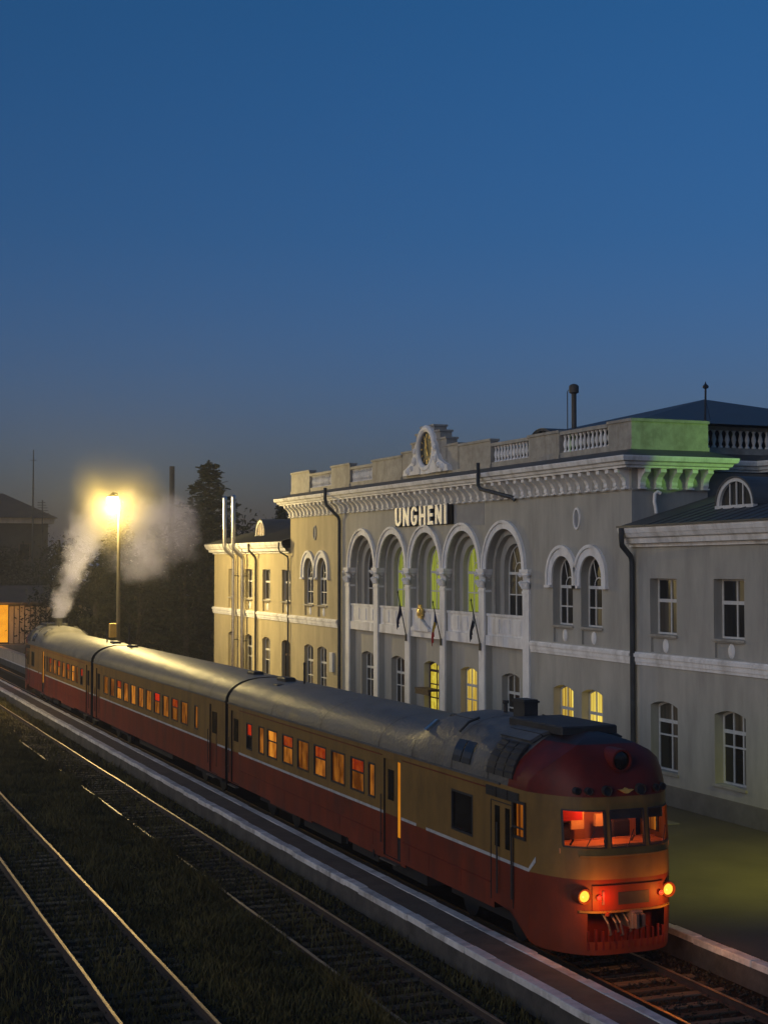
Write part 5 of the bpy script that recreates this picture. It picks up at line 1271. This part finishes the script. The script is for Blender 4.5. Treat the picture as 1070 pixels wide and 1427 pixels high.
# floodlight on the wing roof, aimed at the pavilion corner
fl = root('floodlight', (37.0, 33.0, 10.2), 'green floodlight on a short post behind the near wing roof ridge', 'floodlight')
mb = MB(); mb.tube([(37.0, 33.0, 10.1), (37.0, 33.0, 12.1)], .05, 8); obj('post', mb, M['black'], fl)
mb = MB(); mb.cbox(36.7, 37.3, 32.85, 33.1, 12.1, 12.5, .03); obj('housing', mb, M['black'], fl)
mb = MB(); mb.quad((36.75, 33.11, 12.13), (37.25, 33.11, 12.13), (37.25, 33.11, 12.46), (36.75, 33.11, 12.46)); obj('lens', mb, M['green_lens'], fl)
light('floodlight_beam', 'SPOT', (36.95, 33.25, 12.28), 3000, (.42, .95, .09), .03, target=(27.95, 43.6, 12.1), spot=13.5, blend=.35, parent=fl)
# platform lamp standing just outside the view, its pool falls on the platform
pl_ = root('platform_lamp', (24.6, 27.5, PZ), 'grey platform lamp post with a greenish lit head', 'lamp post')
mb = MB(); mb.tube([(24.6, 27.5, PZ), (24.6, 27.5, 6.4)], [.08, .05], 8); mb.tube([(24.6, 27.5, 6.4), (24.4, 28.0, 6.6), (24.2, 28.6, 6.6)], .04, 6); obj('post', mb, M['pole'], pl_)
mb = MB(); mb.lathe([(.05, .2), (.22, .05), (.24, 0)], 12, (24.2, 28.6, 6.45)); obj('lamp_shade', mb, M['black'], pl_)
mb = MB(); mb.lathe([(.02, -.06), (.15, -.03), (.2, .0)], 12, (24.2, 28.6, 6.44)); obj('bulb', mb, M['olive_lens'], pl_)
light('platform_lamp_beam', 'SPOT', (24.2, 28.6, 6.3), 1900, (.95, .92, .10), .15, target=(22.0, 32.5, .4), spot=112, blend=1.0, parent=pl_)

# ================================================================== BACKGROUND
def cards(c, n, r, size, flat=.5):
    """leaf cards: n small quads scattered round c"""
    p = np.array(c) + rng.normal(0, 1, (n, 3)) * np.array(r)
    a = rng.normal(0, 1, (n, 3)); a[:, 2] *= flat; a /= np.linalg.norm(a, axis=1)[:, None]
    b = rng.normal(0, 1, (n, 3)); b -= a * (a * b).sum(1)[:, None]; b /= np.linalg.norm(b, axis=1)[:, None]
    s_ = rng.uniform(.5, 1.2, (n, 1)) * size
    return np.stack([p - a * s_ - b * s_ * .45, p + a * s_ - b * s_ * .25, p + a * s_ * 1.1 + b * s_ * .3, p - a * s_ * .8 + b * s_ * .5], 1).reshape(-1, 3)
def crown_mesh(name, vs, m):
    v = np.concatenate(vs); f = np.arange(len(v)).reshape(-1, 4); return np_mesh(name, v, f, m, 4)
def conifer_data(h, r):
    vs = []; mb = MB(); z = .10
    while z < .985:
        rad = r * (1 - z) ** .72 * rng.uniform(.8, 1.15) + .12; nb = max(4, int(8 * (1 - z) + 4)); a0 = rng.uniform(0, 2 * PI)
        for k in range(nb):
            a = a0 + 2 * PI * k / nb + rng.uniform(-.3, .3); L = rad * rng.uniform(.6, 1.12); droop = .30
            mb.tube([(0, 0, z * h), (math.cos(a) * L * .6, math.sin(a) * L * .6, z * h - L * .12)], [.035, .012], 4)
            m_ = max(3, int(L / .33))
            for i in range(m_):
                t = (i + .6) / m_; c = (math.cos(a) * L * t, math.sin(a) * L * t, z * h - L * droop * t ** 1.3 + .04 * h * 0)
                vs.append(cards(c, 7, (.16, .16, .09), .20 + .05 * (1 - z), .35))
        z += .022 + .016 * (1 - z)
    vs.append(cards((0, 0, h * .985), 10, (.06, .06, .22), .10, 2.0))
    mb.tube([(0, 0, -.3), (0, 0, h * .5), (0, 0, h)], [.22 * h / 12, .12 * h / 12, .02], 8)
    return mb, vs
def leafy_data(h, r, tall=1.0):
    mb = MB(); vs = []
    th = h * .3; mb.tube([(0, 0, -.3), (.1, 0, th), (.0, .15, h * .55), (.1, .1, h * .8)], [.26, .2, .13, .04], 8)
    for k in range(46):
        a = rng.uniform(0, 2 * PI); zz = rng.uniform(.06, 1.0); prof_ = math.sin(PI * min(1, .12 + .86 * zz)) ** .6
        rr = r * prof_ * rng.uniform(.25, 1.0); c = (math.cos(a) * rr, math.sin(a) * rr, h * (.08 + .88 * zz))
        if k % 4 == 0: mb.tube([(0, 0.05, c[2] * .6), (c[0] * .6, c[1] * .6, c[2] * .85), c], [.07, .04, .015], 5)
        vs.append(cards(c, 60, (r * .19, r * .19, r * .17), .17, .8))
    return mb, vs
def tree(kind, data_, loc, label, scale=1.0, rot=0.0, wide=1.0):
    cm, tm, m_ = data_
    t = root(kind, loc, label, 'tree', 'trees behind the train'); t.rotation_euler = (0, 0, rot); t.scale = (scale * wide, scale * wide, scale)
    for nm, me in (('crown', cm), ('trunk', tm)):
        o = bpy.data.objects.new(nm, me); C.objects.link(o); o.parent = t
    return t
def make(fn, m_, *a):
    mb, vs = fn(*a); return crown_mesh('crown', vs, m_), mesh_from('trunk', mb, [M['bark']]), m_
con = [make(conifer_data, M['needles'], 17.0, 5.2), make(conifer_data, M['needles'], 14.0, 4.8)]
lea = [make(leafy_data, M['leaves'], 12.0, 4.0), make(leafy_data, M['leaves'], 10.0, 4.4)]
slim = make(leafy_data, M['leaves'], 11.0, 1.5)
GZ = 0.2
tree('spruce_tree', con[0], (32.2, 121, GZ), 'tall dark spruce with a pointed tip left of the steel flues', 1.0, .4, 1.45)
tree('spruce_tree', con[1], (29.3, 128, GZ), 'shorter spruce in the mist between the lamp and the pointed spruce', .86, 2.1)
tree('spruce_tree', con[0], (27.4, 134, GZ), 'misty spruce standing just right of the lamp glow', .84, 3.0)
tree('spruce_tree', con[1], (24.6, 124, GZ), 'spruce behind the lamp post, half hidden by steam', .80, 1.2)
tree('leafy_tree', lea[0], (28.0, 112, GZ), 'broad leafy tree at the dark gap right of the lamp post', .92, .5)
tree('leafy_tree', lea[1], (31.4, 113, GZ), 'bushy dark tree against the end wall of the left wing', .95, 2.0)
tree('leafy_tree', lea[1], (24.6, 113, GZ), 'low leafy tree behind the lamp post foot', .85, 4.0)
tree('leafy_tree', lea[0], (34.6, 126, GZ), 'broad tree filling the gap behind the pointed spruce', 1.0, 1.4)
tree('cypress_tree', slim, (20.9, 111, GZ), 'slim upright tree lit yellow just left of the lamp post', .82, .2)
tree('cypress_tree', slim, (19.2, 113, GZ), 'slim upright tree right of the smoking exhaust', .78, 2.2)
tree('leafy_tree', lea[0], (20.6, 124, GZ), 'dark rounded tree behind the steam column', .82, 3.3)
tree('leafy_tree', lea[1], (19.0, 150, GZ), 'dark wide tree left of the steam under the hipped roof', .95, 1.0)
tree('leafy_tree', lea[0], (25.2, 155, GZ), 'dark tree at the right end of the hipped house', .9, 5.0)
tree('leafy_tree', lea[1], (21.0, 158, GZ), 'dark bushy tree at the left border under the hipped roof', .95, 2.6)
tree('spruce_tree', con[1], (40.8, 128, GZ), 'spruce top showing above the left wing roof', 1.0, 4.2)
tree('spruce_tree', con[0], (44.6, 131, GZ), 'leaning conifer tip touching the left pavilion cornice', .80, 2.9)
tree('leafy_tree', lea[0], (38.5, 130, GZ), 'rounded tree crown between the dormer and the pavilion cornice', 1.02, 3.9)
vs = []
for k in range(900):
    x = rng.uniform(-10, 110); y = rng.uniform(205, 240); z = rng.uniform(0, 9.5) ; vs.append(cards((x, y, z), 9, (1.6, 1.6, 1.1), .75, .8))
o = bpy.data.objects.new('woods', crown_mesh('woods', vs, M['leaves'])); C.objects.link(o); tag(o, 'far dark woods closing the view behind the station yard', 'woods', kind='stuff')
# house with hipped roof far left
hs = root('house', (18.0, 178, 0), 'big dark house with a low hipped roof at the left border', 'house')
mb = MB(); mb.box(8, 27.0, 172, 186, -.2, 13.4); obj('wall', mb, M['brick_dark'], hs)
mb = MB(); mb.box(7.4, 27.6, 171.4, 186.6, 13.4, 14.0); obj('eaves', mb, M['fence_board'], hs)
mb = MB(); mb.add([(7, 171, 14.0), (28, 171, 14.0), (28, 187, 14.0), (7, 187, 14.0), (16.5, 179, 17.0), (22.6, 177, 17.0)], [(0, 1, 5, 4), (1, 2, 5), (2, 3, 4, 5), (3, 0, 4)]); obj('roof', mb, M['roof_old'], hs)
for k in range(5):
    x = 10 + k * 3.6
    wn = MB(); wn.box(x - .65, x + .65, 171.93, 171.998, 9.2, 11.2); w_ = obj('window', wn, M['frame_brown'], hs)
    pn = MB(); pn.box(x - .5, x + .5, 171.9, 171.93, 9.35, 11.05); obj('pane', pn, M['glass'], w_)
for i, (x, y, z0, z1, r_, lab) in enumerate(((25.0, 170.0, 16.0, 21.6, .10, 'thin dark aerial mast above the ridge of the hipped house'), (22.6, 188.0, 13.5, 20.6, .08, 'fainter aerial mast left of the ridge of the hipped house'))):
    mb = MB(); mb.tube([(x, y, 0), (x, y, z0), (x, y, z1)], [r_, r_, r_ * .5], 6); mb.box(x - .35, x + .35, y - .02, y + .02, z1 - 1.2, z1 - 1.15)
    single('aerial_mast', mb, M['black'], (x, y, 0), lab, 'mast')
mb = MB(); mb.tube([(24.2, 158, 0), (24.2, 158, 15.4)], .06, 6)
for k in range(5): mb.box(23.7, 24.9 - k * .1, 157.98, 158.02, 14.0 + k * .28, 14.06 + k * .28)
single('tv_aerial', mb, M['black'], (24.2, 158, 0), 'comb shaped aerial at the right end of the hipped roof', 'aerial')
mb = MB(); mb.tube([(45.6, 190, 0), (45.6, 190, 21.6)], [.42, .34], 12)
single('factory_chimney', mb, M['brick_dark'], (45.6, 190, 0), 'plain dark chimney stack rising behind the misty spruces', 'chimney', smooth=45)
# low lit shed beyond the end of the train
sh = root('shed', (21, 142, 0), 'low boarded shed with a glowing orange doorway beyond the train end', 'shed')
mb = MB(); mb.box(8.0, 28.6, 140.1, 144, -.2, 5.0); obj('wall', mb, M['brick_dark'], sh)
mb = MB(); mb.add([(7.5, 139.2, 5.0), (29, 139.2, 5.0), (29, 145, 6.5), (7.5, 145, 6.5), (7.5, 139.2, 5.14), (29, 139.2, 5.14), (29, 145, 6.64), (7.5, 145, 6.64)], [(0, 1, 2, 3), (4, 5, 6, 7), (0, 1, 5, 4), (1, 2, 6, 5), (2, 3, 7, 6), (3, 0, 4, 7)]); obj('roof', mb, M['roof_old'], sh)
mb = MB(); mb.quad((16.4, 140.04, 1.5), (18.45, 140.04, 1.5), (18.45, 140.04, 4.9), (16.4, 140.04, 4.9)); d_ = obj('doorway', mb, M['lit_shed'], sh)
for k in range(20):
    x = 18.75 + k * .48
    mb = MB(); mb.box(x - .19, x + .19, 139.98 + random.uniform(-.03, .03), 140.08, 1.4, 4.75 + random.uniform(-.1, .1)); obj('board', mb, M['fence_board'], sh)
mb = MB(); mb.box(8.0, 28.6, 138.6, 140.09, -.2, 1.35); obj('loading_dock', mb, M['plinth'], sh)
light('shed_lamp', 'POINT', (17.6, 137.6, 4.4), 200, (1.0, .45, .06), .2, parent=sh)
# low lit retaining wall by the track end
mb = MB(); mb.box(17.3, 17.6, 100, 150, PZ, 1.15); mb.box(17.2, 17.7, 100, 150, 1.152, 1.25)
single('low_wall', mb, M['fence_board'], (17.4, 125, PZ), 'low pale wall along the platform beyond the train', 'wall')

# ================================================================== STEAM AND HAZE
def plume(name, base, top, r0, r1, bend, dens, nscale, label, col=(.60, .61, .86), ell=None, ragged=3.2):
    """a box whose Principled Volume is a bent, ragged plume"""
    m, n, l, out = new_mat(name)
    pv = n.new('ShaderNodeVolumePrincipled'); pv.inputs['Color'].default_value = (*col, 1); pv.inputs['Anisotropy'].default_value = .15
    l.new(pv.outputs[0], out.inputs['Volume'])
    g_ = n.new('ShaderNodeNewGeometry'); sp = n.new('ShaderNodeSeparateXYZ'); l.new(g_.outputs['Position'], sp.inputs[0])
    def mth(op, a, b=None, c=None, clamp=False):
        q = n.new('ShaderNodeMath'); q.operation = op; q.use_clamp = clamp
        for i, vv_ in enumerate((a, b, c)):
            if vv_ is None: continue
            if isinstance(vv_, (int, float)): q.inputs[i].default_value = vv_
            else: l.new(vv_, q.inputs[i])
        return q.outputs[0]
    nz = n.new('ShaderNodeTexNoise'); nz.inputs['Scale'].default_value = nscale; nz.inputs['Detail'].default_value = 5; nz.inputs['Roughness'].default_value = .62
    l.new(g_.outputs['Position'], nz.inputs['Vector'])
    H_ = top[2] - base[2]
    if ell is None:
        t = mth('MULTIPLY', mth('SUBTRACT', sp.outputs[2], base[2]), 1 / H_, clamp=True)
        t2 = mth('POWER', t, bend)
        cx = mth('ADD', mth('MULTIPLY', t2, top[0] - base[0]), base[0]); cyv = mth('ADD', mth('MULTIPLY', t2, top[1] - base[1]), base[1])
        rad = mth('ADD', mth('MULTIPLY', mth('POWER', t, .8), r1 - r0), r0)
        dx = mth('SUBTRACT', sp.outputs[0], cx); dy = mth('SUBTRACT', sp.outputs[1], cyv)
        d = mth('DIVIDE', mth('SQRT', mth('ADD', mth('MULTIPLY', dx, dx), mth('MULTIPLY', dy, dy))), rad)
        fade = mth('MULTIPLY', mth('MULTIPLY', mth('SUBTRACT', 1.0, t), 2.2, clamp=True), mth('MULTIPLY', mth('SUBTRACT', sp.outputs[2], base[2] - .02), 12, clamp=True))
        fade = mth('MULTIPLY', fade, mth('SUBTRACT', 1.25, mth('MULTIPLY', t, .75)))
    else:
        dx = mth('DIVIDE', mth('SUBTRACT', sp.outputs[0], base[0]), ell[0]); dy = mth('DIVIDE', mth('SUBTRACT', sp.outputs[1], base[1]), ell[1]); dz = mth('DIVIDE', mth('SUBTRACT', sp.outputs[2], base[2]), ell[2])
        d = mth('SQRT', mth('ADD', mth('ADD', mth('MULTIPLY', dx, dx), mth('MULTIPLY', dy, dy)), mth('MULTIPLY', dz, dz)))
        fade = 1.0
    ns = mth('MULTIPLY', mth('SUBTRACT', nz.outputs['Fac'], .5), ragged)
    body = mth('MULTIPLY', mth('ADD', mth('SUBTRACT', 1.0, d), ns), 1.4, clamp=True)
    edge = mth('MULTIPLY', mth('SUBTRACT', 1.35, d), 3.0, clamp=True)
    den = mth('MULTIPLY', mth('MULTIPLY', mth('MULTIPLY', body, edge), fade), dens)
    l.new(den, pv.inputs['Density'])
    if ell is None:
        pad = max(r0, r1) * 1.4; x0, x1 = min(base[0], top[0]) - pad, max(base[0], top[0]) + pad; y0, y1 = min(base[1], top[1]) - pad, max(base[1], top[1]) + pad; z0, z1 = base[2], top[2]
    else: x0, x1, y0, y1, z0, z1 = base[0] - ell[0] * 1.4, base[0] + ell[0] * 1.4, base[1] - ell[1] * 1.4, base[1] + ell[1] * 1.4, base[2] - ell[2] * 1.4, base[2] + ell[2] * 1.4
    mb = MB(); mb.box(x0, x1, y0, y1, z0, z1); o = obj('steam', mb, m); tag(o, label, 'steam', kind='stuff'); return o
plume('steam_column', (TX, 94.0, 5.02), (19.2, 97.2, 13.4), .42, 1.85, 1.25, 1.0, .8, 'white steam column rising from the rear exhaust stack')
plume('steam_cloud', (22.0, 96.6, 10.2), (0, 0, 0), 0, 0, 1, .42, .36, 'drifting pale steam cloud right of the lamp post', ell=(3.2, 2.8, 3.0))
plume('lamp_mist', (18.3, 91.2, 12.3), (0, 0, 0), 0, 0, 1, .022, .30, 'thin steam glowing yellow round the street lamp', col=(1.0, .88, .45), ell=(3.3, 3.3, 3.3), ragged=1.0)  # added to carry the lamp's halo, its yellow put into the volume colour
m, n_, l_, out_ = new_mat('haze_air'); pv = n_.new('ShaderNodeVolumePrincipled'); pv.inputs['Color'].default_value = (.95, .95, 1, 1); pv.inputs['Density'].default_value = .0006; pv.inputs['Anisotropy'].default_value = .4
l_.new(pv.outputs[0], out_.inputs['Volume'])
mb = MB(); mb.box(-3600, 3600, -1600, 4600, -2.4, 26.0); hz = obj('haze', mb, m); hz['kind'] = 'stuff'; hz['label'] = 'thin evening haze over the station yard'
